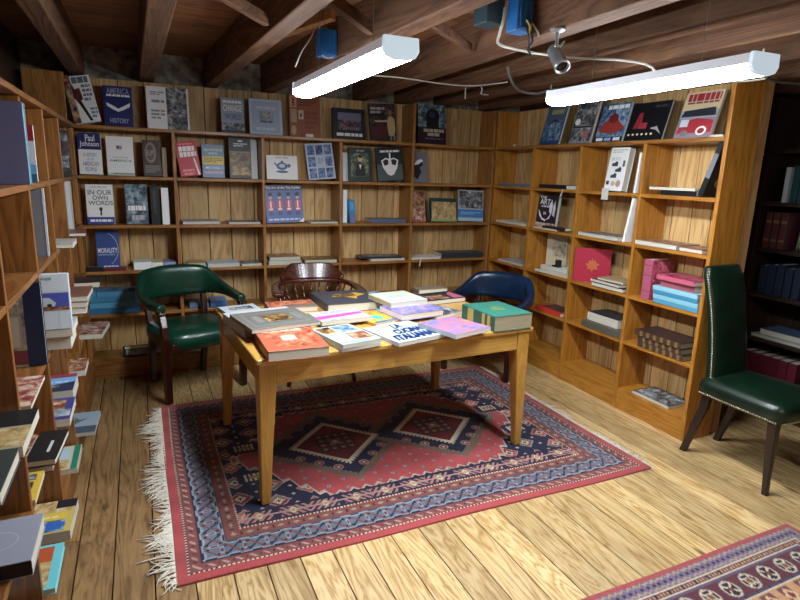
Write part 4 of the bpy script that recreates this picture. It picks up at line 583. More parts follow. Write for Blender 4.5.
('book', 'dark book of black and white figures in the left corner bay', 'books in the left bookcase', (-0.448, 3.72, 1.419), (86.0, 0.0, 6.0), 0.22, 0.25, 0.02, '#26282c', '#1b1c20', True, [('ph', 0, 0.1, 1, 1, 'dark'), ('ph', 0.3, 0.2, 0.96, 0.45, 'bw'), ('ph', 0.4, 0.78, 0.96, 0.95, 'bw')]),
('book', 'white-edged book leaning on top of the left bookcase', 'books in the left bookcase', (-0.46, 2.26, 1.745), (77.0, 0.0, 0.0), 0.16, 0.22, 0.02, '#5d4a44', '#c9cfd4', True, [('ph', 0, 0, 0.9, 1, 'dark'), ('r', 0.9, 0, 1, 1, '#c3cbd2')]),
('book', 'grey book with blue reeds and grasses on its cover, left bookcase', 'books in the left bookcase', (-0.484, 2.8, 1.106), (87.0, 0.0, 0.0), 0.24, 0.285, 0.02, '#6a6d72', '#9a9da2', False, [('p', [(0.3, 0.02), (0.5, 0.55), (0.53, 0.55), (0.38, 0.02)], '#3c5a86'), ('p', [(0.52, 0.02), (0.62, 0.5), (0.64, 0.5), (0.58, 0.02)], '#3c5a86'), ('p', [(0.6, 0.02), (0.66, 0.7), (0.68, 0.7), (0.66, 0.02)], '#48648c'), ('p', [(0.68, 0.02), (0.62, 0.66), (0.64, 0.66), (0.72, 0.02)], '#2e4c7a'), ('p', [(0.74, 0.02), (0.66, 0.5), (0.68, 0.5), (0.8, 0.02)], '#5a7496'), ('arc', 0.68, 0.72, 0.1, 0.06, 0, 150, 0.012, '#c9cdd2'), ('arc', 0.7, 0.6, 0.09, 0.05, 10, 160, 0.012, '#c9cdd2'), ('arc', 0.66, 0.82, 0.1, 0.05, 20, 170, 0.01, '#b4b8be'), ('r', 0.97, 0, 1, 1, '#b9c2d2')]),
('book', 'tall white spine standing out of the left corner bay', 'books in the left bookcase', (-0.385, 3.86, 1.106), (88.0, 0.0, 0.0), 0.042, 0.285, 0.1, '#cfd3d6', '#cfd3d6', False, []),
('book', 'white-edged book lying below the tall white spine, left bookcase third shelf', 'books in the left bookcase', (-0.4, 3.05, 1.106), (0.0, 0.0, 0.0), 0.2, 0.2, 0.022, '#b9b9b4', '#c9c9c4', True, []),
('book', 'red-brown covered book lying in the left corner bay, third shelf', 'books in the left bookcase', (-0.38, 3.52, 1.106), (0.0, 0.0, 4.0), 0.2, 0.22, 0.02, '#7d4a44', '#a5847a', True, []),
('book', 'navy book with a photograph of a panelled room, left bookcase', 'books in the left bookcase', (-0.475, 2.34, 0.774), (86.0, 0.0, 0.0), 0.26, 0.302, 0.03, '#16233f', '#101a30', True, [('ph', 0.0, 0.0, 0.78, 0.86, 'room'), ('r', 0.42, 0.22, 0.74, 0.62, '#8a8478'), ('r', 0.45, 0.24, 0.56, 0.6, '#a59e8e'), ('r', 0.6, 0.24, 0.71, 0.6, '#a59e8e'), ('r', 0.0, 0.03, 0.78, 0.2, '#6b2f36'), ('b', 0.4, 0.7, 0.74, 0.82, 3, '#a9a9ac')]),
('magazine', 'food magazine lying in front of the navy room book', 'books in the left bookcase', (-0.43, 1.885, 0.774), (0.0, 0.0, 0.0), 0.19, 0.28, 0.012, '#a58f7a', '#cfcfcc', False, [('ph', 0, 0, 1, 1, 'mag')]),
('book', 'dark blue book with a pale photograph, bottom of the pile under the white boxed book', 'books in the left bookcase', (-0.36, 2.5, 0.774), (0.0, 0.0, 0.0), 0.15, 0.2, 0.055, '#1f2540', '#16192c', False, [('ph', 0.05, 0.15, 0.95, 0.95, 'bw')]),
('magazine', 'grey magazine lying on the dark blue book, under the white boxed book', 'books in the left bookcase', (-0.36, 2.485, 0.829), (0.0, 0.0, 0.0), 0.17, 0.21, 0.03, '#a9adb2', '#c9ccd0', False, [('ph', 0.05, 0.05, 0.95, 0.95, 'pale')]),
('book', 'white boxed book with a blue photograph of a silver car', 'books in the left bookcase', (-0.345, 2.52, 0.859), (86.0, 0.0, 2.0), 0.14, 0.217, 0.035, '#c9d3dc', '#b9c4ce', True, [('r', 0.03, 0.35, 0.97, 0.66, '#4a55a8'), ('p', [(0.06, 0.42), (0.12, 0.5), (0.3, 0.58), (0.5, 0.58), (0.66, 0.48), (0.62, 0.42)], '#b9c4c6'), ('e', 0.22, 0.44, 0.06, 0.03, '#23262c'), ('e', 0.5, 0.44, 0.06, 0.03, '#23262c'), ('ph', 0.1, 0.35, 0.97, 0.41, 'warm'), ('b', 0.2, 0.9, 0.6, 0.94, 1, '#8e99a4'), ('r', 0.03, 0.67, 0.97, 0.675, '#98a4b0'), ('r', 0.03, 0.34, 0.97, 0.345, '#98a4b0'), ('r', 0.7, 0.02, 0.71, 0.33, '#a9b5c0')]),
('book', 'book in the pile beside the left corner upright, lowest of three', 'books in the left bookcase', (-0.375, 3.1, 0.774), (0.0, 0.0, 2.0), 0.2, 0.25, 0.03, '#c3c7c4', '#8d6c50', True, []),
('book', 'book in the pile beside the left corner upright, middle of three', 'books in the left bookcase', (-0.369, 3.1, 0.804), (0.0, 0.0, 0.0), 0.2, 0.25, 0.03, '#8f7458', '#8d6c50', True, []),
('book', 'book in the pile beside the left corner upright, top of three', 'books in the left bookcase', (-0.363, 3.1, 0.834), (0.0, 0.0, -2.0), 0.2, 0.25, 0.03, '#7a5244', '#8d6c50', True, []),
('book', 'white-edged black book jutting out of the left corner bay', 'books in the left bookcase', (-0.36, 3.75, 0.774), (0.0, 0.0, 3.0), 0.22, 0.2, 0.035, '#241f20', '#c9c9c6', True, [('ph', 0.05, 0.05, 0.95, 0.95, 'dark')]),
('magazine', 'photograph magazine jutting out low in the left corner bay', 'books in the left bookcase', (-0.36, 3.72, 0.4695), (0.0, 0.0, -6.0), 0.2, 0.3, 0.03, '#7d6a5c', '#c4c4c0', False, [('ph', 0, 0, 1, 1, 'mag')]),
('book', 'cream and brown book lying low beside the corner bay', 'books in the left bookcase', (-0.4, 3.05, 0.4695), (0.0, 0.0, 0.0), 0.2, 0.2, 0.03, '#8f6c4a', '#c9c6bc', False, [('ph', 0, 0, 1, 1, 'warm')]),
('magazine', 'blue sky airliner magazine jutting from the low left shelf', 'books in the left bookcase', (-0.455, 2.7, 0.4695), (0.0, 0.0, 0.0), 0.27, 0.225, 0.06, '#3f6fa8', '#b5c2cc', False, [('r', 0, 0.78, 1, 1, '#8e3a4a'), ('r', 0, 0.3, 1, 0.78, '#6fa3d2'), ('p', [(0.4, 0), (0.5, 0.3), (1, 0.5), (1, 0)], '#1f2f4a'), ('b', 0.5, 0.5, 0.9, 0.56, 1, '#c9d6e2'), ('ph', 0.3, 0.18, 0.8, 0.34, 'bw')]),
('magazine', 'violet magazine with an orange picture, left of the airliner magazine', 'books in the left bookcase', (-0.41, 2.445, 0.4695), (0.0, 0.0, 0.0), 0.2, 0.235, 0.035, '#3a3a7a', '#c4c0c4', False, [('ph', 0.35, 0.45, 0.85, 0.9, 'warm'), ('ph', 0.1, 0.12, 0.98, 0.44, 'pale')]),
('book', 'dark red book under the two black ones on the low left shelf', 'books in the left bookcase', (-0.4, 2.07, 0.4695), (0.0, 0.0, 2.0), 0.15, 0.25, 0.025, '#6a1c28', '#7d2430', True, []),
('book', 'black book with a pale title bar on the dark red book', 'books in the left bookcase', (-0.36, 2.07, 0.4945), (0.0, 0.0, -4.0), 0.09, 0.24, 0.024, '#1d1c1e', '#c9c4c0', True, [('r', 0.55, 0.25, 0.66, 0.62, '#b9b9b4')]),
('book', 'rosy picture book left of the black one on the dark red book', 'books in the left bookcase', (-0.45, 2.07, 0.4945), (0.0, 0.0, -4.0), 0.07, 0.24, 0.02, '#8a5a54', '#6b3a38', True, [('ph', 0, 0, 1, 1, 'warm')]),
('magazine', 'yellow magazine with three small photographs beside the near upright', 'books in the left bookcase', (-0.435, 1.87, 0.4695), (0.0, 0.0, 0.0), 0.17, 0.19, 0.016, '#c9a83c', '#c98a8a', False, [('ph', 0.55, 0.7, 0.9, 0.92, 'bw'), ('ph', 0.5, 0.4, 0.88, 0.64, 'bw'), ('ph', 0.5, 0.06, 0.8, 0.34, 'bw')]),
('book', 'yellow and blue paperback jutting over the floorboards, left bookcase', 'books in the left bookcase', (-0.425, 2.165, 0.1425), (0.0, 0.0, -2.0), 0.23, 0.225, 0.04, '#b9a55a', '#a5904a', False, [('ph', 0.2, 0.62, 0.95, 1, 'sand'), ('r', 0.7, 0.74, 1, 1, '#1d2028'), ('r', 0.15, 0.38, 0.9, 0.6, '#c9ae4a'), ('b', 0.4, 0.45, 0.8, 0.5, 1, '#e0d29a'), ('ph', 0.1, 0.04, 0.9, 0.36, 'cool'), ('r', 0.5, 0.08, 0.86, 0.3, '#2f5fa8')]),
('book', 'turquoise-edged book with an orange picture on the floor shelf', 'books in the left bookcase', (-0.425, 1.872, 0.1425), (0.0, 0.0, 0.0), 0.2, 0.25, 0.022, '#69bcc4', '#5aaab4', True, [('ph', 0.06, 0.06, 0.86, 0.94, 'sand'), ('p', [(0.3, 0.6), (0.86, 0.6), (0.86, 0.94), (0.3, 0.94)], '#b0522f')]),
('book', 'pale desert picture book with a green spine edge on the floor shelf', 'books in the left bookcase', (-0.435, 2.68, 0.1425), (0.0, 0.0, 0.0), 0.21, 0.24, 0.025, '#c2b59a', '#2f7a66', False, [('r', 0.05, 0.3, 0.8, 0.9, '#a9c0cc'), ('ph', 0.05, 0.05, 0.8, 0.4, 'sand'), ('r', 0.86, 0, 0.98, 1, '#1f7a62')]),
('magazine', 'grey magazine with a bird over water on the floor shelf', 'books in the left bookcase', (-0.395, 3.07, 0.1425), (0.0, 0.0, -3.0), 0.22, 0.27, 0.02, '#9aa9b8', '#c9ccd0', False, [('r', 0, 0.0, 1, 0.3, '#4c5a66'), ('p', [(0.2, 0.5), (0.5, 0.66), (0.45, 0.8), (0.6, 0.62), (0.8, 0.7), (0.6, 0.52), (0.5, 0.4)], '#5c6b78')]),
('book', 'grey book with an embossed wreath on the near low shelf', 'books in the left bookcase', (-0.308, 1.625, 0.4695), (0.0, 0.0, 90.0), 0.22, 0.25, 0.045, '#8d8f9c', '#1b1c22', True, [('arc', 0.5, 0.4, 0.2, 0.22, 0, 360, 0.012, '#a9abb8'), ('arc', 0.5, 0.4, 0.34, 0.36, 20, 160, 0.03, '#7b7d8a'), ('arc', 0.5, 0.4, 0.42, 0.44, 30, 150, 0.03, '#a3a5b2')]),
('magazine', 'black magazine with a cream photograph on the near shelf', 'books in the left bookcase', (-0.42, 1.56, 0.774), (0.0, 0.0, 0.0), 0.23, 0.255, 0.03, '#1d1d1f', '#c9ccce', False, [('r', 0, 0.0, 1, 0.55, '#a3937a'), ('ph', 0.1, 0.05, 1, 0.5, 'sand'), ('r', 0.3, 0.75, 0.5, 0.82, '#8a7a66')]),
('book', 'dark green-grey book lying nearest on the left shelf', 'books in the left bookcase', (-0.43, 1.335, 0.774), (0.0, 0.0, 0.0), 0.24, 0.215, 0.035, '#3a413e', '#b9bcba', True, []),
('book', 'white booklet at the bottom left corner of the picture', 'books in the left bookcase', (-0.46, 1.58, 0.1425), (0.0, 0.0, -6.0), 0.2, 0.22, 0.03, '#c4cccc', '#b9c2c2', False, [('b', 0.5, 0.3, 0.9, 0.7, 3, '#8d9a9a')]),
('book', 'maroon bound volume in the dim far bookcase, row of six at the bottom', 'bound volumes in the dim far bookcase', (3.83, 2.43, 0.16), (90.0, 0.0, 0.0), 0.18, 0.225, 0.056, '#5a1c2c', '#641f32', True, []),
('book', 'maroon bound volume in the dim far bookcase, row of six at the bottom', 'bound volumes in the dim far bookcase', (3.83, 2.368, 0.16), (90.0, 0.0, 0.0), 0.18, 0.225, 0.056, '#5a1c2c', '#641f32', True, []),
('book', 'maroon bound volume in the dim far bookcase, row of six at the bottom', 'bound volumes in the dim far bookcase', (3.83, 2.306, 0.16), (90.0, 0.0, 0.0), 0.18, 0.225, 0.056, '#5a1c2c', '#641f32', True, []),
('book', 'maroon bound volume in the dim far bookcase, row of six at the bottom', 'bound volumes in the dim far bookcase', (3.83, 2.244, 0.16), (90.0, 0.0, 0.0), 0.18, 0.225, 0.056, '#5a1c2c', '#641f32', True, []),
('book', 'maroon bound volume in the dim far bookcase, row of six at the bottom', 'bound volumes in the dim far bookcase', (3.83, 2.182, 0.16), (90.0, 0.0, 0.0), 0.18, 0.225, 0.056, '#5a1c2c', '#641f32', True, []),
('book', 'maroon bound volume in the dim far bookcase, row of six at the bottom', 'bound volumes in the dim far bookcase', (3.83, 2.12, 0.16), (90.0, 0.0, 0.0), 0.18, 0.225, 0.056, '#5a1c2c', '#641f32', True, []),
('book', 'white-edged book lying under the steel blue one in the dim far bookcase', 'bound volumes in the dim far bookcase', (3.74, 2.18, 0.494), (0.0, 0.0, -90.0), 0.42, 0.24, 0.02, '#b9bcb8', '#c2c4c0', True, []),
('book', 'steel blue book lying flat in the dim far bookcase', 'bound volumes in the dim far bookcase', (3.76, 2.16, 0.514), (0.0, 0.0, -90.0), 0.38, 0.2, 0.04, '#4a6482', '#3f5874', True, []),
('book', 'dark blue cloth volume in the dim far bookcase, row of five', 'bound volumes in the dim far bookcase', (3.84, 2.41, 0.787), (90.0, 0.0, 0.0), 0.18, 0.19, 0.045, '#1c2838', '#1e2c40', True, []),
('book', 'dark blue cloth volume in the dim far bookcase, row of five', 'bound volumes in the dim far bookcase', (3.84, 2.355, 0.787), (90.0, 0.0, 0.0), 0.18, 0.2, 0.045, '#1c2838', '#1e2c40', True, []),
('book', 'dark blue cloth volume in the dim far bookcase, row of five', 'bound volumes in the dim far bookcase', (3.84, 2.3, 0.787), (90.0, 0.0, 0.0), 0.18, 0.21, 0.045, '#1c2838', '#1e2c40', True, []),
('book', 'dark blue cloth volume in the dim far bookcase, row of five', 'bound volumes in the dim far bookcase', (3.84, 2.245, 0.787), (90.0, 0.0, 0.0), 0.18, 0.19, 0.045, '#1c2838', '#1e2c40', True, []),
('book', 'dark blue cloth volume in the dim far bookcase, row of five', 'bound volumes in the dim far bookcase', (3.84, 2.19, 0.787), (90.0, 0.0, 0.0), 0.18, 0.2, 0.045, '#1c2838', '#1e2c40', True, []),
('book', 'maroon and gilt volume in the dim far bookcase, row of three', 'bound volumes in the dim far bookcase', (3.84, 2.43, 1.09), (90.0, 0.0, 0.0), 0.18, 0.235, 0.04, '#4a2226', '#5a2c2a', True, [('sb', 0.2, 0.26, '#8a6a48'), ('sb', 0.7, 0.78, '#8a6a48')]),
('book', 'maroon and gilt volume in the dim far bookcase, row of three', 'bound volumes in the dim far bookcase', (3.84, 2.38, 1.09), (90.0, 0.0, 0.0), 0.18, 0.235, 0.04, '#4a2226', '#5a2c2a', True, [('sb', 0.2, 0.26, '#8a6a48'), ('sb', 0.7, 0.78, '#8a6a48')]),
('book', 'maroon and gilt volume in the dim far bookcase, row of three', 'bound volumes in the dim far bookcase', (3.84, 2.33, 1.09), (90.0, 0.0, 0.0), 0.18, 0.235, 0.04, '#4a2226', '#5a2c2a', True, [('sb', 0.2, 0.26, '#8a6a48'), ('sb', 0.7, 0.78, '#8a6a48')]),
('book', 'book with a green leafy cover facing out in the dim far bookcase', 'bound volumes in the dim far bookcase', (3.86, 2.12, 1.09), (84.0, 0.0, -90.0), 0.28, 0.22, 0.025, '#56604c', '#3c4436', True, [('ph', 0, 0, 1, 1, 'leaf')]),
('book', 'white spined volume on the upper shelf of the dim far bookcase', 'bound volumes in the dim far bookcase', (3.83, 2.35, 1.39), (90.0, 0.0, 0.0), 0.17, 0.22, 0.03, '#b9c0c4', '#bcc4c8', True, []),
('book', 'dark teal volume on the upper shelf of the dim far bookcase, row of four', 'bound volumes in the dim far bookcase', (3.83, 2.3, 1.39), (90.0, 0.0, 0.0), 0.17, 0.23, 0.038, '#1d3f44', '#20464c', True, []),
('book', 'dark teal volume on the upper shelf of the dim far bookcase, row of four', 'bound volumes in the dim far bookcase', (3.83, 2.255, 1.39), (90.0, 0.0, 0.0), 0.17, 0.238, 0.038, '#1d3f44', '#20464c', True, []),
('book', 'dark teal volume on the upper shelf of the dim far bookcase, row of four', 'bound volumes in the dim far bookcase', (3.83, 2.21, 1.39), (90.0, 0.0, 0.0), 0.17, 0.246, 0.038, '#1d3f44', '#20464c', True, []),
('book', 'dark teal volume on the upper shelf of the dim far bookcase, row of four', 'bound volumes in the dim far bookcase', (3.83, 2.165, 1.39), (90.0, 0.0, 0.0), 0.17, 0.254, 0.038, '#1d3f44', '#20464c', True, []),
]

for row in BOOKS: make_book(row)

# ------------------------------------------------------------------ table
TZ = .707
tb = tag(empty('table', (1.128, 2.838, 0), math.radians(3.0)), 'long oak table with tapered legs standing on the red rug, covered in books', 'table')
TW, TD = 1.50, .97
m = MB(); m.box((-TW / 2, -TD / 2, TZ - .026), (TW / 2, TD / 2, TZ), W['table']); m.build('tabletop', tb, bevel=.008, seg=3)
for sx in (-1, 1):
    for sy in (-1, 1):
        l = MB(); xo, yo = sx * (TW / 2 - .012), sy * (TD / 2 - .012)
        def ring(z, s): # outer faces stay plumb, inner faces taper
            xi, yi = xo - sx * s, yo - sy * s
            q = [(xo, yo, z), (xi, yo, z), (xi, yi, z), (xo, yi, z)]
            return q if sx * sy > 0 else q[::-1]
        l.loft([ring(.0108, .042), ring(.30, .058), ring(.575, .078), ring(TZ - .0265, .078)], W['tableleg'])
        l.build('leg', tb, bevel=.006, seg=2)
for sy in (-1, 1):
    add(tb, 'apron', (-TW / 2 + .091, sy * (TD / 2 - .030) - .011, TZ - .125), (TW / 2 - .091, sy * (TD / 2 - .030) + .011, TZ - .0265), W['table'])
for sx in (-1, 1):
    add(tb, 'apron', (sx * (TW / 2 - .030) - .011, -TD / 2 + .091, TZ - .125), (sx * (TW / 2 - .030) + .011, TD / 2 - .091, TZ - .0265), W['tableleg'])

# ------------------------------------------------------------------ rugs: a knotted grid of coloured points
def rug_points(nx, ny, lx, ly, fn, name, label, loc, rz, edge_wave=.004):
    xs = np.linspace(0, lx, nx); ys = np.linspace(0, ly, ny)
    gx, gy = np.meshgrid(xs, ys)
    colr = fn(gx, gy, lx, ly)
    wob = edge_wave * np.sin(gx * 5.1 + 1) * (1 - gy / ly) + edge_wave * np.sin(gx * 4.0) * gy / ly
    wobx = edge_wave * np.sin(gy * 4.3) * (1 - gx / lx) + edge_wave * 1.3 * np.sin(gy * 5 + 2) * gx / lx
    z = .0085 + .0012 * np.sin(gx * 6 + gy * 3)
    top = np.stack([gx - lx / 2 + wobx, gy - ly / 2 + wob, z], -1).reshape(-1, 3)
    idx = np.arange(nx * ny).reshape(ny, nx)
    f = np.stack([idx[:-1, :-1], idx[:-1, 1:], idx[1:, 1:], idx[1:, :-1]], -1).reshape(-1, 4)
    ring = np.concatenate([idx[0, :], idx[1:, -1], idx[-1, -2::-1], idx[-2:0:-1, 0]])
    low = top[ring].copy(); low[:, 2] = .0005; o = len(top)
    n = len(ring); k = np.arange(n); side = np.stack([ring[k], o + k, o + (k + 1) % n, ring[(k + 1) % n]], -1)
    me = bpy.data.meshes.new(name)
    V = np.concatenate([top, low]); F = np.concatenate([f, side])
    me.vertices.add(len(V)); me.vertices.foreach_set('co', V.astype(np.float32).ravel())
    me.loops.add(F.size); me.loops.foreach_set('vertex_index', F.astype(np.int32).ravel())
    me.polygons.add(len(F)); me.polygons.foreach_set('loop_start', (np.arange(len(F)) * 4).astype(np.int32)); me.polygons.foreach_set('loop_total', np.full(len(F), 4, np.int32))
    me.update(calc_edges=True); me.validate()
    C = np.concatenate([colr.reshape(-1, 3), colr.reshape(-1, 3)[ring]])
    at = me.attributes.new('wool', 'FLOAT_COLOR', 'POINT'); at.data.foreach_set('color', np.concatenate([C, np.ones((len(C), 1))], 1).astype(np.float32).ravel())
    mm, nt, b = base_mat(name + '_wool'); L = nt.links.new
    a = N(nt, 'ShaderNodeAttribute', attribute_name='wool'); tc = N(nt, 'ShaderNodeTexCoord')
    nz = N(nt, 'ShaderNodeTexNoise', Scale=260.0, Detail=2.0); L(tc.outputs['Object'], nz.inputs['Vector'])
    hs = N(nt, 'ShaderNodeHueSaturation'); L(a.outputs['Color'], hs.inputs['Color'])
    mr = N(nt, 'ShaderNodeMapRange'); L(nz.outputs['Fac'], mr.inputs['Value']); mr.inputs['To Min'].default_value = .75; mr.inputs['To Max'].default_value = 1.25; L(mr.outputs[0], hs.inputs['Value'])
    L(hs.outputs[0], b.inputs['Base Color']); b.inputs['Roughness'].default_value = .95; b.inputs['Specular IOR Level'].default_value = .15
    b.inputs['Sheen Weight'].default_value = .2
    bp = N(nt, 'ShaderNodeBump', Strength=.35, Distance=.002); L(nz.outputs['Fac'], bp.inputs['Height']); L(bp.outputs[0], b.inputs['Normal'])
    me.materials.append(mm)
    ob = bpy.data.objects.new(name, me); COL.objects.link(ob); ob.location = loc; ob.rotation_euler.z = rz
    return tag(ob, label, 'rug')
def C3(h): return np.array(hexc(h)[:3])
CORAL, RUST, BLUE, NVY, CREAM, RED, BROWN, SLATE, PINK, OCH = [C3(c) for c in ('#9c4446', '#76423c', '#646a78', '#1c2038', '#c8bca4', '#6f2429', '#6b584c', '#8a919c', '#a88884', '#987c4c')]
def tri(t): return np.abs((t % 1.0) - .5) * 2
def put(c, m, col): c[m] = col
def main_rug(x, y, lx, ly):
    c = np.empty(x.shape + (3,)); c[:] = CORAL
    d = np.minimum(np.minimum(x, lx - x), np.minimum(y, ly - y))
    horiz = np.minimum(y, ly - y) <= np.minimum(x, lx - x)
    s = np.where(horiz, x, y)          # distance along the border
    def band(a, b): return (d >= a) & (d < b)
    put(c, band(.040, .049), CREAM); put(c, band(.040, .049) & (tri(s / .018) > .5), NVY)
    # narrow rust guard with small slanted dashes
    g = band(.049, .092); put(c, g, RUST)
    put(c, g & (np.abs(((s + (d - .07) * 1.0) / .052) % 1 - .5) < .13) & (np.abs(d - .070) < .012), PINK)
    put(c, g & (np.abs((s / .052) % 1 - .02) < .07) & (np.abs(d - .070) < .007), NVY)
    # wide blue border of hooked pairs
    m = band(.092, .200); put(c, m, BLUE)
    v = (d - .146) / .054; u = (s / .088) % 1 - .5; uh = ((s / .088) + .5) % 1 - .5
    put(c, m & (np.abs(np.abs(v) - .62 - .25 * tri(s / .088)) < .10), SLATE)
    put(c, m & (np.abs(np.abs(v) - .80) < .07) & (np.abs(u) < .24), NVY); put(c, m & (np.abs(np.abs(v) - .62) < .07) & (np.abs(uh) < .16), BROWN)
    put(c, m & (np.abs(v - (u * 1.9)) < .12) & (np.abs(u) < .36), NVY)
    put(c, m & (np.abs(v + (u * 1.9)) < .13) & (np.abs(u) < .36), RUST)
    put(c, m & (np.abs(v) < .40) & (np.abs(uh) < .09), SLATE); put(c, m & (np.abs(v) < .22) & (np.abs(uh) < .05), RED)
    put(c, m & (np.abs(np.abs(v) - .46) < .10) & (np.abs(np.abs(u) - .34) < .07), NVY)
    put(c, m & (np.abs(np.abs(v) - .95) < .05), NVY)
    g = band(.200, .258); put(c, g, RUST)
    q = (s / .066) % 1 - .5; w = (d - .229) / .033
    put(c, g & (np.abs(q) + np.abs(w) < .42), BROWN); put(c, g & (np.abs(q) + np.abs(w) < .24), PINK); put(c, g & (np.abs(q) + np.abs(w) < .10), OCH)
    put(c, g & (np.abs(np.abs(q) - .5) < .06) & (np.abs(w) < .3), NVY)
    put(c, band(.258, .268), CREAM); put(c, band(.258, .268) & (tri(s / .016) > .5), RED)
    # field
    F = d >= .268; px = x - lx / 2; py = y - ly / 2
    put(c, F, NVY)
    B = ly / 2 - .268; A = lx / 2 - .268
    # scattered corner motifs: stepped diamonds and florets
    step = lambda t, k: np.round(t / k) * k
    ux = ((px / .16) % 1 - .5) * .16; uy = ((py / .15 + .5 * (np.floor(px / .16) % 2)) % 1 - .5) * .15
    dd = np.abs(step(ux, .008)) + np.abs(step(uy, .008))
    alt = ((np.floor(px / .16) + np.floor(py / .15)) % 3)
    put(c, F & (dd < .062), PINK); put(c, F & (dd < .054), RED); put(c, F & (dd < .054) & (alt == 1), BROWN); put(c, F & (dd < .054) & (alt == 2), C3('#a05048'))
    put(c, F & (dd < .026), CREAM * .75); put(c, F & (dd < .015), NVY)
    ox = ((px / .08 + .5) % 1 - .5) * .08; oy = ((py / .075) % 1 - .5) * .075
    put(c, F & (np.abs(ox) + np.abs(oy) < .011) & (dd > .07), CREAM * .7)
    # coral lozenge with sawtooth rim
    rim = np.minimum((B - .118) - np.abs(py), (A * .93 - np.abs(px)) * .78 - np.maximum(np.abs(py) - .02, 0) * .62)
    saw = .034 * tri(px / .066) - .017
    lo = rim + saw
    put(c, F & (lo > -.012), CREAM * .8); put(c, F & (lo > -.004), PINK); put(c, F & (lo > .004), CORAL)
    inn = F & (lo > .02)
    fx = ((px / .085) % 1 - .5) * .085; fy = ((py / .075 + .5 * (np.floor(px / .085) % 2)) % 1 - .5) * .075
    rr = np.hypot(fx, fy)
    put(c, inn & (rr < .013), BROWN); put(c, inn & (rr < .009), SLATE); put(c, inn & (rr < .005), RED)
    # feathered strip along the long sides
    st = F & (np.abs(py) > B - .105)
    put(c, st & (np.abs(px) < A - .03), NVY)
    fe = (px / .032 + np.sign(px + .0001) * 0 + (B - .055 - np.abs(py)) * np.sign(((px / .30) % 1) - .5) * 26) % 1
    put(c, st & (np.abs(np.abs(py) - (B - .052)) < .036) & (fe < .5) & (tri(px / .30) > .10), C3('#a87670'))
    mm = np.abs(((px / .15) % 1 - .5) * .15) + np.abs(np.abs(py) - (B - .052))
    put(c, st & (mm < .034), OCH * .9); put(c, st & (mm < .024), CREAM); put(c, st & (mm < .012), CORAL)
    put(c, st & (np.abs(np.abs(py) - (B - .052)) < .004), PINK)
    # brown bands and navy cores round three hooked medallions
    for k, mx in enumerate((-.295, .325)):
        ex = step(np.abs(px - mx), .014); ey = step(np.abs(py - .02), .014)
        q = ex / .46 + ey / .43
        put(c, inn & (q < 1.0), BROWN); 
        q = np.abs(px - mx) / .40 + np.abs(py - .02) / .375
        zig = .05 * tri((px - py) / .04)
        put(c, inn & (q + zig < 1.0), NVY)
    for sx in (-1, 1):
        for k in range(3):
            for mx in (-.295, .325):
                cx, cy = mx + sx * (.07 + .08 * k), .02 - (.275 - .075 * k)
                r = np.hypot(px - cx, py - cy); put(c, F & (r < .027), PINK * .8); put(c, F & (r < .020), RUST); put(c, F & (r < .008), CREAM * .8)
                r = np.hypot(px - cx, py - .04 + (cy - .02)); put(c, F & (r < .027), BROWN); put(c, F & (r < .018), RUST)
    for mx in (-.295, .325):
        ax, ay = px - mx, py - .02
        q = np.abs(ax) / .268 + np.abs(ay) / .268
        per = (ax * np.sign(ay + 1e-6) - ay * np.sign(ax + 1e-6)) / .034
        put(c, F & (q < 1.00) & (q > .86) & ((per % 1) < .55), CREAM)
        put(c, F & (q < .94) & (q > .82), CREAM); put(c, F & (q < .82), NVY * .6); put(c, F & (q < .80), RED)
        hx, hy = np.abs(ax), np.abs(ay); bx = np.maximum(hx, hy)
        put(c, F & (bx < .105), C3('#6a3a34')); put(c, F & (bx < .105) & ((tri(ax / .05) > .72) | (tri(ay / .05) > .72)), C3('#3a2428'))
        put(c, F & (bx < .105) & (np.hypot(((ax / .05) % 1 - .5), ((ay / .05) % 1 - .5)) < .2), C3('#8d7a6a'))
        put(c, F & (bx < .03), C3('#7d5a4c')); put(c, F & (bx < .012), CREAM * .7)
    # end panels: cream banded tabs
    for sx in (-1, 1):
        for ty in (-.20, .12):
            ax, ay = np.abs(px - sx * (A - .13)), np.abs(py - ty)
            m = F & (ax < .085) & (ay < .06) & (ax + ay < .125)
            put(c, m, NVY); put(c, F & (ax < .06) & (ay < .035), CREAM * .9); put(c, F & (ax < .06) & (ay < .035) & (tri(px / .022) > .6), NVY); put(c, F & (ax < .028) & (ay < .012), OCH)
    c *= (1 + .10 * np.sin(y * 31 + np.sin(x * 2)))[..., None]
    rng = np.random.default_rng(3); c *= rng.uniform(.82, 1.12, x.shape)[..., None]
    return np.clip(c, 0, 1)
RX0, RX1, RY0, RY1 = .034, 2.392, 1.935, 3.658
rug = rug_points(660, 480, RX1 - RX0, RY1 - RY0, main_rug, 'rug', 'large red and blue patterned oriental rug under the table', ((RX0 + RX1) / 2, (RY0 + RY1) / 2, 0), 0.0)
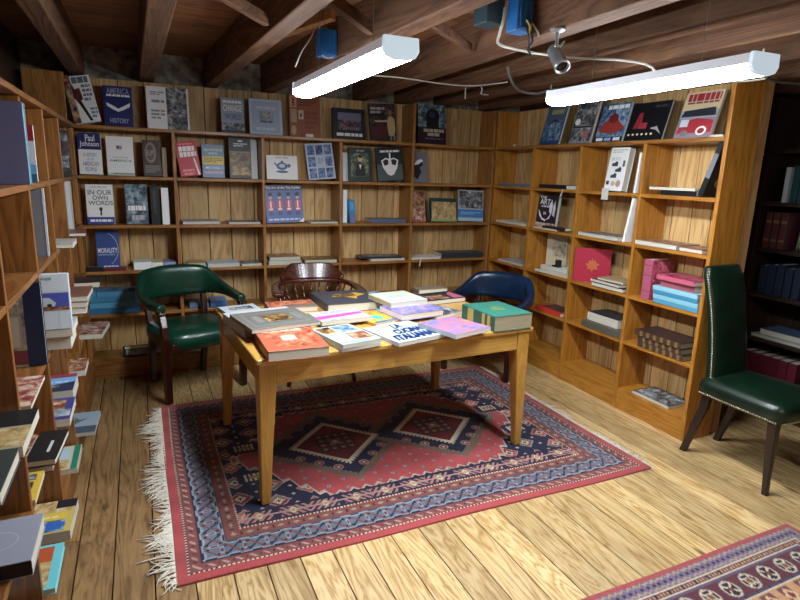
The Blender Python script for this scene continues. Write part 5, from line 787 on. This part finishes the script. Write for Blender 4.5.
# tasselled fringe on both short ends
WOOL = plain('#d2cabb', .95, 0, .1)
def fringe(sx, length, lo, hi, n, parent, lx, name='fringe'):
    f = MB(); rnd = random.Random(5 + sx)
    for k in range(n):
        y0 = lo + (hi - lo) * (k + rnd.random() * .7) / n
        L = length * (1 + .35 * math.sin(y0 * 11 + 2)) * rnd.uniform(.6, 1.2); a = rnd.gauss(0, .45) + .6 * math.sin(y0 * 17)
        pts = [Vector((sx * (lx / 2 - .004), y0, .006))]; ang = a * .3
        for j in range(1, 5):
            ang += a * .35 + rnd.gauss(0, .22)
            pts.append(pts[-1] + Vector((sx * math.cos(ang), math.sin(ang), 0)) * L / 4); pts[-1].z = .0042 + .003 * rnd.random()
        f.tube(pts, [.0032, .003, .0026, .0022, .0014], WOOL, 5)
    return f.build(name, parent, smooth=True, kind='stuff')
fringe(-1, .098, -(RY1 - RY0) / 2 + .01, (RY1 - RY0) / 2 - .02, 330, rug, RX1 - RX0)
fringe(1, .055, -(RY1 - RY0) / 2 + .01, (RY1 - RY0) / 2 - .02, 300, rug, RX1 - RX0)

def near_rug(x, y, lx, ly):
    c = np.empty(x.shape + (3,)); c[:] = C3('#9c4a4c')
    d = np.minimum(np.minimum(x, lx - x), np.minimum(y, ly - y))
    horiz = np.minimum(y, ly - y) <= np.minimum(x, lx - x); s = np.where(horiz, x, y)
    def band(a, b): return (d >= a) & (d < b)
    MAUV, TAN, DK = C3('#6d6078'), C3('#b09a80'), C3('#241c30')
    m = band(.022, .078); put(c, m, MAUV); v = (d - .05) / .028; u = (s / .03) % 1 - .5
    put(c, m & (np.abs(np.abs(v) - .5 - .4 * tri(s / .03)) < .16), TAN * .8); put(c, m & (np.abs(v) < .25) & (np.abs(u) < .2), DK)
    put(c, band(.078, .086), CREAM)
    m = band(.086, .112); put(c, m, RUST); put(c, m & (np.abs((s / .035) % 1 - .5) + np.abs((d - .099) / .026) < .4), TAN); put(c, m & (np.abs((s / .035) % 1 - .5) < .1), DK)
    put(c, band(.112, .118), CREAM); put(c, band(.118, .130), MAUV * .7)
    m = band(.130, .225); put(c, m, C3('#5a3038')); u = ((s / .11) % 1 - .5) * .11; v = d - .178
    k = np.floor(s / .11) % 2
    r = np.hypot(u / .9, v); put(c, m & (r < .043), MAUV); put(c, m & (r < .037), DK)
    put(c, m & (r < .037) & (np.abs(np.abs(u) - np.abs(v)) < .006), CREAM); put(c, m & (r < .02) & (k == 0), TAN); put(c, m & (r < .012), RUST)
    put(c, m & (np.abs(r - .037) < .004), CREAM * .85)
    put(c, band(.225, .236), MAUV * .8); put(c, band(.236, .244), CREAM); put(c, band(.225, .236) & (tri(s / .014) > .5), DK)
    F = d >= .244; put(c, F, C3('#b98c66'))
    bx = (x / .10) % 1 - .5; by = (y / .12) % 1 - .5
    put(c, F & (np.abs(bx) < .30) & (np.abs(by) < .34), C3('#6a4048')); put(c, F & (np.abs(bx) + np.abs(by) < .32), C3('#c8a880')); put(c, F & (np.abs(bx) + np.abs(by) < .16), C3('#7d3038'))
    rng = np.random.default_rng(9); c *= rng.uniform(.82, 1.12, x.shape)[..., None]
    return np.clip(c, 0, 1)
rug_points(300, 260, 1.9, 1.55, near_rug, 'rug', 'dark red patterned rug cut off at the lower right corner of the picture', (2.58 - .95, 1.325 - .775, 0), math.radians(.6), .002)

# ------------------------------------------------------------------ chairs
def sup(cx, cz, ru, rv, n=14, e=2.6):
    out = []
    for k in range(n):
        a = 2 * PI * k / n; c, s = math.cos(a), math.sin(a)
        out.append((cx + ru * math.copysign(abs(c) ** (2 / e), c), cz + rv * math.copysign(abs(s) ** (2 / e), s)))
    return out
def slab(mb, rings_spec, mat):
    """rings_spec: list of (z, half_x, half_y, cx, cy) superellipse sections"""
    mb.loft([[(x, y, z) for x, y in sup(cx, cy, hx, hy, 28, 4.0)] for z, hx, hy, cx, cy in rings_spec], mat)
def sweep_band(plan, zt, zb, th, mat, mb, n=6):
    P = catmull([(x, y, 0) for x, y in plan], n); Zt = catmull([(v, 0, 0) for v in zt], n); Zb = catmull([(v, 0, 0) for v in zb], n); T = catmull([(v, 0, 0) for v in th], n)
    rings = []
    for i, p in enumerate(P):
        d = (P[min(i + 1, len(P) - 1)] - P[max(i - 1, 0)]).normalized(); nrm = Vector((d.y, -d.x, 0))
        a, b, t = Zt[i].x, Zb[i].x, T[i].x; lean = .10 * max(0, (a - .68))
        rings.append([p + nrm * u + Vector((0, 0, w)) for u, w in sup(0, (a + b) / 2, t / 2, (a - b) / 2, 16, 3.0)])
    # round the ends off
    def shrink(r, k): c = sum(r, Vector()) / len(r); return [c + (q - c) * k for q in r]
    e0 = (P[0] - P[1]).normalized() * .012; e1 = (P[-1] - P[-2]).normalized() * .012
    rings = [[q + e0 for q in shrink(rings[0], .55)], [q + e0 * .7 for q in shrink(rings[0], .85)]] + rings + [[q + e1 * .7 for q in shrink(rings[-1], .85)], [q + e1 for q in shrink(rings[-1], .55)]]
    mb.loft(rings, mat)
def square_sweep(mb, pts, sizes, mat):
    P = [Vector(p) for p in pts]; rings = []
    for i, p in enumerate(P):
        w, d = sizes[i]
        rings.append([p + Vector((sx * w / 2, sy * d / 2, 0)) for sx, sy in ((-1, -1), (1, -1), (1, 1), (-1, 1))])
    mb.loft(rings, mat)
def tub_chair(loc, rz, hide, label, cat_group, drop=0.0, foot=0.0):
    t = tag(empty('armchair', loc, rz), label, 'chair', cat_group)
    b = MB()
    z0 = -drop
    plan = [(-.275, -.20), (-.292, -.06), (-.285, .10), (-.225, .215), (-.115, .262), (0, .272), (.115, .262), (.225, .215), (.285, .10), (.292, -.06), (.275, -.20)]
    zt = [.655, .662, .70, .795, .815, .82, .815, .795, .70, .662, .655]
    zb = [.600, .602, .605, .60, .595, .595, .595, .60, .605, .602, .600]
    th = [.062, .060, .058, .066, .072, .074, .072, .066, .058, .060, .062]
    sweep_band(plan, [v + z0 for v in zt], [v + z0 * .9 for v in zb], th, hide, b)
    arms = b.build('backrest', t, smooth=True)
    s = MB(); zs = z0 * .6
    slab(s, [(.335 + zs, .235, .215, 0, -.005), (.35 + zs, .252, .232, 0, -.01), (.40 + zs, .262, .242, 0, -.015), (.435 + zs, .258, .238, 0, -.015), (.458 + zs, .235, .215, 0, -.01), (.468 + zs, .17, .15, 0, 0), (.470 + zs, .06, .05, 0, 0)], hide)
    s.build('seat', t, smooth=True)
    for sx in (-1, 1):
        l = MB()
        square_sweep(l, [(sx * .262, -.212, foot if sx > 0 else 0), (sx * .266, -.218, .2), (sx * .272, -.232, .36), (sx * .276, -.240, .44 + zs), (sx * .276, -.232, .52 + z0 * .8), (sx * .276, -.205, .585 + z0 * .9), (sx * .276, -.196, .606 + z0 * .9)],
                     [(.042, .042), (.046, .048), (.048, .056), (.046, .052), (.042, .040), (.044, .046), (.050, .060)], W['mahog'])
        l.build('front_leg', t, bevel=.006)
        l = MB()
        square_sweep(l, [(sx * .185, .245, 0), (sx * .19, .205, .25), (sx * .195, .20, .44 + zs), (sx * .205, .235, .602 + z0 * .9)], [(.036, .036), (.040, .042), (.040, .042), (.034, .034)], W['mahog'])
        l.build('rear_leg', t, bevel=.005)
        for k in range(7):
            n = MB(); q = sup(sx * .275, .628 + z0 * .95, .026, .022, 7)[k]; n.lathe([(.004, 0), (.003, .002), (.001, .003)], (q[0], -.213, q[1]), plain('#8a7a58', .3, .9), 6, Matrix.Rotation(PI / 2, 3, 'X')); n.build('stud', arms)
    for a, c in (((-.235, -.225, .335 + zs), (.235, -.205, .39 + zs)), ((-.175, .195, .335 + zs), (.175, .213, .39 + zs))):
        add(t, 'rail', a, c, W['mahog'])
    return t
tub_chair((.264, 3.99, 0), math.radians(20), GREEN, 'green leather tub armchair with mahogany legs, left of the table', None)
tub_chair((2.425, 3.606, 0), math.radians(-57), NAVY, 'navy blue leather tub armchair in the far right corner behind the table', None, .075, .0112)

# turned captain's chair behind the table
cc = tag(empty('wooden_chair', (1.135, 3.94, 0), math.radians(-6)), 'dark wooden captain chair with spindles, behind the far edge of the table', 'chair')
s = MB(); slab(s, [(.405, .21, .20, 0, 0), (.412, .245, .235, 0, 0), (.435, .25, .24, 0, 0), (.447, .235, .225, 0, 0), (.440, .12, .11, 0, 0)], W['walnut']); s.build('seat', cc, smooth=True)
arc = [(-.295, -.19), (-.30, -.05), (-.27, .12), (-.185, .21), (0, .25), (.185, .21), (.27, .12), (.30, -.05), (.295, -.19)]
a = MB(); sweep_band(arc, [.672, .676, .682, .69, .69, .69, .682, .676, .672], [.640, .645, .650, .655, .655, .655, .650, .645, .640], [.075, .062, .055, .055, .055, .055, .055, .062, .075], W['walnut'], a); a.build('arm_rail', cc, smooth=True)
c = MB(); n = 24; rings = []
for k in range(n + 1):
    u = -1 + 2 * k / n; th = u * .95; x, y = .27 * math.sin(th) / math.sin(.95) * .86, .06 + .19 * math.cos(th)
    h = .112 if abs(u) < .55 else .112 - .085 * ((abs(u) - .55) / .45) ** .8
    nrm = Vector((math.sin(th), math.cos(th), 0)); p = Vector((x, y, .69)); ln = .035 * h / .11
    rings.append([p + nrm * .014, p + nrm * (.010 + ln) + Vector((0, 0, h)), p + nrm * (-.012 + ln) + Vector((0, 0, h)), p - nrm * .016])
c.loft(rings, W['walnut']); c.build('crest_rail', cc, bevel=.006, seg=2)
SP = [(.007, 0), (.009, .03), (.012, .05), (.008, .06), (.010, .09), (.012, .11), (.008, .125), (.007, .14), (.010, .16), (.007, .17), (.006, .208)]
ap = catmull([(x, y, 0) for x, y in arc], 6)
for k in (6, 10, 14, 17, 20, 22, 24, 26, 28, 31, 34, 38, 42):
    if k >= len(ap): continue
    p = ap[k]; q = Vector((p.x * .70, p.y * .80, .436)); d = Vector((p.x, p.y, .652)) - q; L = d.length
    b = MB(); b.lathe([(r, z / .208 * L) for r, z in SP], q, W['walnut'], 10, Vector((0, 0, 1)).rotation_difference(d).to_matrix()); b.build('spindle', cc, smooth=True)
for sx in (-1, 1):
    p = Vector((sx * .292, -.18, .645)); q = Vector((sx * .215, -.17, .436)); d = p - q; b = MB()
    b.lathe([(r * 1.9, z / .208 * d.length) for r, z in SP], q, W['walnut'], 12, Vector((0, 0, 1)).rotation_difference(d).to_matrix()); b.build('arm_post', cc, smooth=True)
    for sy in (-1, 1):
        q = Vector((sx * .24, sy * .23, 0)); p = Vector((sx * .16, sy * .15, .408)); d = p - q; b = MB()
        b.lathe([(.012, 0), (.016, .02), (.013, .05), (.020, .12), (.022, .2), (.016, .24), (.021, .26), (.018, .3), (.022, .36), (.016, .41)], q, W['walnut'], 12, Vector((0, 0, 1)).rotation_difference(d).to_matrix()); b.build('leg', cc, smooth=True)
    b = MB(); b.tube([(sx * .213, -.20, .14), (sx * .213, 0, .145), (sx * .213, .20, .14)], [.008, .012, .008], W['walnut'], 8); b.build('stretcher', cc, smooth=True)

# tall dining chair at the right
dc = tag(empty('dining_chair', (2.918, 1.768, 0), math.radians(4)), 'tall dark green leather dining chair with brass nails beside the right bookcase end', 'chair')
s = MB()
def seat_ring(z, gx, gy):
    out = []; n = 10
    fr, bk, yf, yb = .235 + gx, .190 + gx, -.235 - gy, .215 + gy
    pts = [(-bk, yb), (-fr, yf), (fr, yf), (bk, yb)]
    res = []
    for i in range(4):
        a, b = Vector(pts[i]), Vector(pts[(i + 1) % 4])
        for k in range(n): res.append(a.lerp(b, k / n))
    cxy = Vector((0, -.01)); out = []
    for q in res:  # round the corners a little, bow the front
        d = q - cxy; r = d.length; lim = .285 + gx
        if r > lim: q = cxy + d * (lim + (r - lim) * .45) / r
        yb2 = q.y - (.018 * (1 - (q.x / .24) ** 2) if q.y < -.15 else 0)
        out.append((q.x, yb2, z + (.012 * math.cos(q.x / .24 * PI / 2) if z > .44 else 0)))
    return out
s.loft([seat_ring(.375, -.004, -.004), seat_ring(.380, 0, 0), seat_ring(.43, .002, .002), seat_ring(.455, -.006, -.006), seat_ring(.468, -.03, -.03), seat_ring(.473, -.08, -.08), seat_ring(.475, -.15, -.15)], OLIVE)
seat_part = s.build('seat', dc, smooth=True)
bk = MB(); rings = []
for k in range(15):
    t = k / 14; z = .385 + t * .665; y = .180 + .030 * t + .088 * t * t; hw = .158 - .006 * math.sin(t * PI) - (.02 * max(0, (t - .93) / .07) ** 2); th = .030 - .004 * t
    dish = .012
    sec = sup(0, 0, hw, th, 32, 5.0)
    rings.append([(u, y + v - dish * (1 - (u / hw) ** 2) + dish * .4, z) for u, v in sec])
last = rings[-1]; cx = sum(p[0] for p in last) / 32; cy = sum(p[1] for p in last) / 32
rings.append([((p[0] - cx) * .95 + cx, (p[1] - cy) * .75 + cy, p[2] + .009) for p in last])
rings.append([((p[0] - cx) * .85 + cx, (p[1] - cy) * .35 + cy, p[2] + .013) for p in last])
bk.loft(rings, OLIVE); back_part = bk.build('backrest', dc, smooth=True)
NAIL = plain('#b9b09a', .28, .85)
def nail(mb, p, n):
    R = Vector((0, 0, 1)).rotation_difference(Vector(n)).to_matrix()
    mb.lathe([(.0056, -.001), (.0053, .0014), (.0034, .0032), (.0008, .0040)], p, NAIL, 7, R)
nm = MB(); nb = MB()
for sx in (-1, 1):
    for k in range(52):
        t = .02 + k / 51 * .97; z = .385 + t * .665; y = .180 + .030 * t + .088 * t * t; hw = .158 - .006 * math.sin(t * PI) - (.02 * max(0, (t - .93) / .07) ** 2)
        nail(nb, (sx * hw * 1.0, y - .006, z), (sx, 0, 0))
    for k in range(34):
        t = k / 33; a, b = Vector((sx * .1905, .205)), Vector((sx * .232, -.215)); q = a.lerp(b, t); nail(nm, (q.x + sx * .0012, q.y, .385), (sx, 0.1, 0))
for k in range(30):
    x = -.215 + .43 * k / 29; nail(nm, (x, -.2365 - .018 * (1 - (x / .24) ** 2), .385), (0, -1, 0))
nm.build('nail_trim', seat_part, smooth=True, kind='stuff'); nb.build('nail_trim', back_part, smooth=True, kind='stuff')
for sx in (-1, 1):
    l = MB(); P = [(sx * .205, -.215, 0), (sx * .205, -.210, .08), (sx * .203, -.202, .2), (sx * .200, -.195, .376)]
    square_sweep(l, P, [(.026, .026), (.028, .028), (.034, .036), (.042, .046)], W['ebony']); l.build('front_leg', dc, bevel=.004)
    l = MB(); P = [(sx * .155, .272, 0), (sx * .156, .245, .09), (sx * .158, .215, .2), (sx * .160, .185, .30), (sx * .160, .175, .376)]
    square_sweep(l, P, [(.028, .034), (.030, .036), (.034, .040), (.036, .044), (.036, .046)], W['ebony']); l.build('rear_leg', dc, bevel=.004)

# ------------------------------------------------------------------ ceiling fittings
GLOW = emis('fluorescent_lens', (.88, .95, 1.0, 1), 31.0)
def glowing(name, col, e, s):
    m, nt, b = base_mat(name); b.inputs['Base Color'].default_value = col; b.inputs['Roughness'].default_value = .4
    b.inputs['Emission Color'].default_value = e; b.inputs['Emission Strength'].default_value = s; return m
GLOW_FILL = emis('fill_fluorescent_lens', (.90, .96, 1.0, 1), 10.0)  # dimmer lens of the added front lamp
SHEET = glowing('white_acrylic_upper', hexc('#dfe2e8'), (.75, .78, .9, 1), .07); CAPM = glowing('frosted_end_plastic', hexc('#d0dde4'), (.68, .84, .95, 1), .19); HOOK = plain('#8a8880', .4, .8)
def lamp(x, y0, y1, zt, label, glow, skew=0.0):
    t = tag(empty('ceiling_light', (x, (y0 + y1) / 2, zt), skew), label, 'lamp', 'fluorescent ceiling lights')
    L = (y1 - y0) / 2; w = .060
    h = MB(); h.loft([[(-w * .93, yy, 0), (w * .93, yy, 0), (w, yy, -.032), (w * .985, yy, -.0325), (-w * .985, yy, -.0325), (-w, yy, -.032)] for yy in (-L + .016, L - .016)], SHEET); h.build('housing', t)
    d = MB(); sec = [(-w * .98, -.0332), (w * .98, -.0332), (w * .97, -.048), (w * .80, -.058), (w * .45, -.064), (0, -.065), (-w * .45, -.064), (-w * .80, -.058), (-w * .97, -.048)]
    d.loft([[(u, yy, v) for u, v in sec] for yy in (-L + .017, L - .002)], glow); d.build('diffuser', t)
    for sy in (-1, 1):
        c = MB(); sec = [(-w, .003), (w, .003), (w * 1.05, -.038), (w * .84, -.058), (w * .4, -.066), (-w * .4, -.066), (-w * .84, -.058), (-w * 1.05, -.038)]
        if sy > 0: sec = [(-w, .003), (w, .003), (w * 1.02, -.0325), (-w * 1.02, -.0325)]
        c.loft([[(u, yy, v) for u, v in sec] for yy in (sy * (L - .016), sy * L)], CAPM); c.build('end_cap', t, bevel=.003)
        k = MB(); yy = sy * (L - .25); k.tube([(0, yy, .001), (0, yy, .05), (.002, yy, .09), (0, yy, ZC - zt - .001)], .0012, HOOK, 6); k.build('hanger', t)
    return t
lamp(.775, 1.735, 2.90, 1.912, 'long fluorescent light on the left, hanging over the table', GLOW)
lamp(1.76, -1.20, -.05, 1.905, 'long unseen fluorescent light added to brighten the front of the room', GLOW_FILL)  # out of view behind the camera, added as fill light
lamp(1.872, 1.285, 2.36, 1.908, 'long fluorescent light on the right, hanging before the right bookcase', GLOW, math.radians(-2))

CABLE = plain('#b4b0a8', .5); GREYC = plain('#5c5a58', .5); DARKC = plain('#1c1c20', .5)
def cable(pts, r, m, label, name='cable'):
    b = MB(); b.tube(catmull(pts, 8), r, m, 7); tag(b.build(name, smooth=True), label, 'cable')
cable([(.80, 2.40, 1.916), (.86, 2.50, 1.99), (1.10, 3.10, 2.05), (1.29, 3.34, 2.062), (1.50, 3.32, 2.060), (1.78, 3.36, 2.058), (2.00, 3.33, 2.06), (2.09, 3.08, 2.06)], .0045, CABLE, 'white cable running right from the left lamp under the joists')
cable([(1.99, 3.20, 2.045), (1.92, 3.10, 2.02), (1.90, 3.06, 1.995), (1.94, 3.13, 1.985), (2.02, 3.18, 1.99)], .0045, CABLE, 'short white cable loop dangling by the far joist')
cable([(1.39, 2.10, 2.16), (1.34, 2.03, 2.10), (1.345, 2.06, 2.05), (1.42, 2.18, 2.045), (1.53, 2.24, 2.048), (1.64, 2.26, 2.048), (1.79, 2.26, 2.048), (1.92, 2.22, 2.045), (2.10, 2.16, 2.045), (2.22, 2.10, 2.02), (2.20, 2.06, 1.95), (1.94, 2.02, 1.918)], .006, CABLE, 'thick white cable from the blue box past the spotlight to the right lamp')
cable([(1.80, 2.66, 2.06), (1.86, 2.72, 2.02), (2.02, 2.86, 1.985), (2.14, 2.86, 1.975), (2.06, 2.62, 1.96), (1.90, 2.30, 1.916)], .008, GREYC, 'dark grey flexible cable curving down to the right lamp')
cable([(1.93, 1.62, 1.915), (2.20, 1.80, 1.945), (2.46, 1.96, 1.97), (2.59, 1.93, 1.968), (2.65, 1.83, 1.975), (2.54, 1.79, 1.985), (2.45, 1.72, 2.06)], .005, CABLE, 'thin white cable loop behind the near end of the right lamp')
cable([(1.90, 1.36, 1.916), (2.20, 1.58, 1.96), (2.53, 1.81, 2.0), (2.90, 1.95, 2.0), (3.16, 1.96, 2.01)], .007, GREYC, 'grey cable sagging from the right lamp towards the passage')
def hook(p, label):
    b = MB(); x, y, z = p; b.tube([(x, y, z), (x, y, z - .03), (x, y, z - .075)], [.004, .005, .004], CABLE, 7); tag(b.build('hanging_peg', smooth=True), label, 'hook')
hook((2.02, 3.46, 2.069), 'small white peg hanging from the joist near the corner, left of two')
hook((2.40, 3.05, 2.069), 'small white peg hanging from the joist near the corner, right of two')

BLUEB = plain('#1c5f9c', .45); 
def box_thing(loc, rz, w, d, h, label, wires):
    t = tag(empty('junction_box', loc, rz), label, 'electrical box')
    b = MB(); b.box((-w / 2, -d / 2, -h), (w / 2, d / 2, 0), BLUEB); b.build('body', t, bevel=.006)
    b = MB()
    for k in range(3): b.box((-w / 2 + w * (.12 + .27 * k), -d / 2 - .006, -h * .92), (-w / 2 + w * (.30 + .27 * k), -d / 2 - .0005, -h * .12), BLUEB)
    b.build('rib', t, bevel=.003)
    for m, pts in wires:
        b = MB(); b.tube(catmull(pts, 6), .004, m, 6); b.build('wire', t, smooth=True)
YEL = plain('#c9b23c', .5)
box_thing((1.478, 2.12, 2.215), .1, .085, .07, .135, 'bright blue electrical box on the joist beside the small spotlight',
          [(YEL, [(.0, -.04, -.09), (.005, -.06, -.12), (.0, -.058, -.15)]), (DARKC, [(.01, -.045, -.11), (.025, -.06, -.17), (.01, -.05, -.20), (.03, -.055, -.225)]), (DARKC, [(-.01, -.045, -.11), (0, -.06, -.15), (.02, -.05, -.21)]), (CABLE, [(.03, -.045, -.10), (.05, -.06, -.135), (.055, -.06, -.15)])])
tb2 = MB(); tb2.box((-.045, -.05, -.11), (.045, .05, 0), plain('#1c3038', .6)); o = tb2.build('junction_box', None, (1.378, 2.20, 2.222), (0, 0, .05), bevel=.006); tag(o, 'dark teal electrical box to the left of the bright blue one', 'electrical box')
box_thing((.918, 3.0, 2.195), .1, .09, .07, .13, 'deep blue electrical box above the left lamp',
          [(CABLE, [(-.03, 0, -.01), (-.07, -.04, .02), (-.10, -.05, -.05), (-.14, -.02, -.12), (-.16, .02, -.19)]), (CABLE, [(-.04, -.02, -.12), (-.02, -.05, -.14), (.02, -.04, -.13)])])
# small bullet spotlight
sp = tag(empty('spotlight', (1.535, 1.94, 2.0695), 0), 'small silver bullet camera hanging from the joist right of the blue box', 'camera')
SIL = plain('#a8aaac', .3, .7)
b = MB(); b.lathe([(.030, 0), (.030, -.006), (.022, -.012), (.006, -.014)], (0, 0, 0), SIL, 18); b.build('base', sp, smooth=True)
b = MB(); b.tube([(0, 0, -.010), (0, 0, -.060), (.002, 0, -.075)], [.008, .007, .010], SIL, 10); b.build('stem', sp, smooth=True)
R = Vector((0, 0, 1)).rotation_difference(Vector((-.10, -.62, -.62)).normalized()).to_matrix()
b = MB(); b.lathe([(.010, -.052), (.024, -.050), (.028, -.044), (.028, .050), (.031, .052), (.031, .064), (.026, .066), (.025, .052)], (.004, -.006, -.105), SIL, 20, R); barrel = b.build('barrel', sp, smooth=True)
b = MB(); b.lathe([(.024, .053), (.020, .056), (.008, .058)], (.004, -.006, -.105), plain('#101114', .1), 16, R); b.build('lens', barrel, smooth=True)
b = MB(); b.tube([(.01, .01, -.08), (.04, .02, -.05), (.06, .03, -.035)], .005, SIL, 8); b.build('bracket', sp, smooth=True)

# little white cards on the shelf edges
CARD = plain('#c9c9c4', .6)
def card(p, w, h, rz, label):
    b = MB(); b.box((-w / 2, -.0012, 0), (w / 2, .0012, h), CARD); o = b.build('price_card', None, p, (0, 0, rz)); tag(o, label, 'card', 'white cards on the shelf edges')
card((1.195, 4.330, 1.7405), .06, .022, 0, 'small white card on the top shelf edge below the tan board')
card((2.8385, 4.02, 1.7405), .035, .016, -PI / 2, 'small white card on the shelf edge in the right corner')
b = MB(); b.box((-.03, -.0012, -.045), (.03, .0012, .03), CARD); o = b.build('hanging_card', None, (2.8255, 2.935, 1.412), (0, 0, -PI / 2)); tag(o, 'white card hanging below the vintage trucks book', 'card', 'white cards on the shelf edges')
b = MB(); b.box((-.005, -.001, -.05), (.005, .001, 0), CARD); o = b.build('hanging_ribbon', None, (2.826, 3.36, 1.415), (0, .35, -PI / 2)); tag(o, 'white ribbon bookmark hanging from the black blue-banded book', 'bookmark')
b = MB(); b.box((-.005, -.001, -.05), (.005, .001, .012), CARD); o = b.build('hanging_ribbon', None, (2.165, 4.315, .768), (0, .2, 0)); tag(o, 'white ribbon bookmark hanging off the fourth shelf in the last bay', 'bookmark')
b = MB(); b.box((-.035, -.02, 0), (.035, .02, .012), plain('#1c1c1e', .5)); b.box((.0, -.018, .012), (.034, .018, .055), plain('#1c1c1e', .5)); o = b.build('bookend', None, (2.895, 3.43, .8288), (0, 0, -PI / 2), bevel=.002); tag(o, 'small black metal stand on top of the loose magazine stack', 'stand')

# ------------------------------------------------------------------ world and output
w = bpy.data.worlds.new('world'); SC.world = w; w.use_nodes = True
w.node_tree.nodes['Background'].inputs[0].default_value = (.55, .6, .7, 1); w.node_tree.nodes['Background'].inputs[1].default_value = .05
SC.view_settings.view_transform = 'Standard'; SC.view_settings.look = 'None'; SC.view_settings.gamma = 1; SC.view_settings.use_curve_mapping = False
SC.view_settings.exposure = 1.75
SC.cycles.use_denoising = True
SC.cycles.max_bounces = 8; SC.cycles.diffuse_bounces = 5
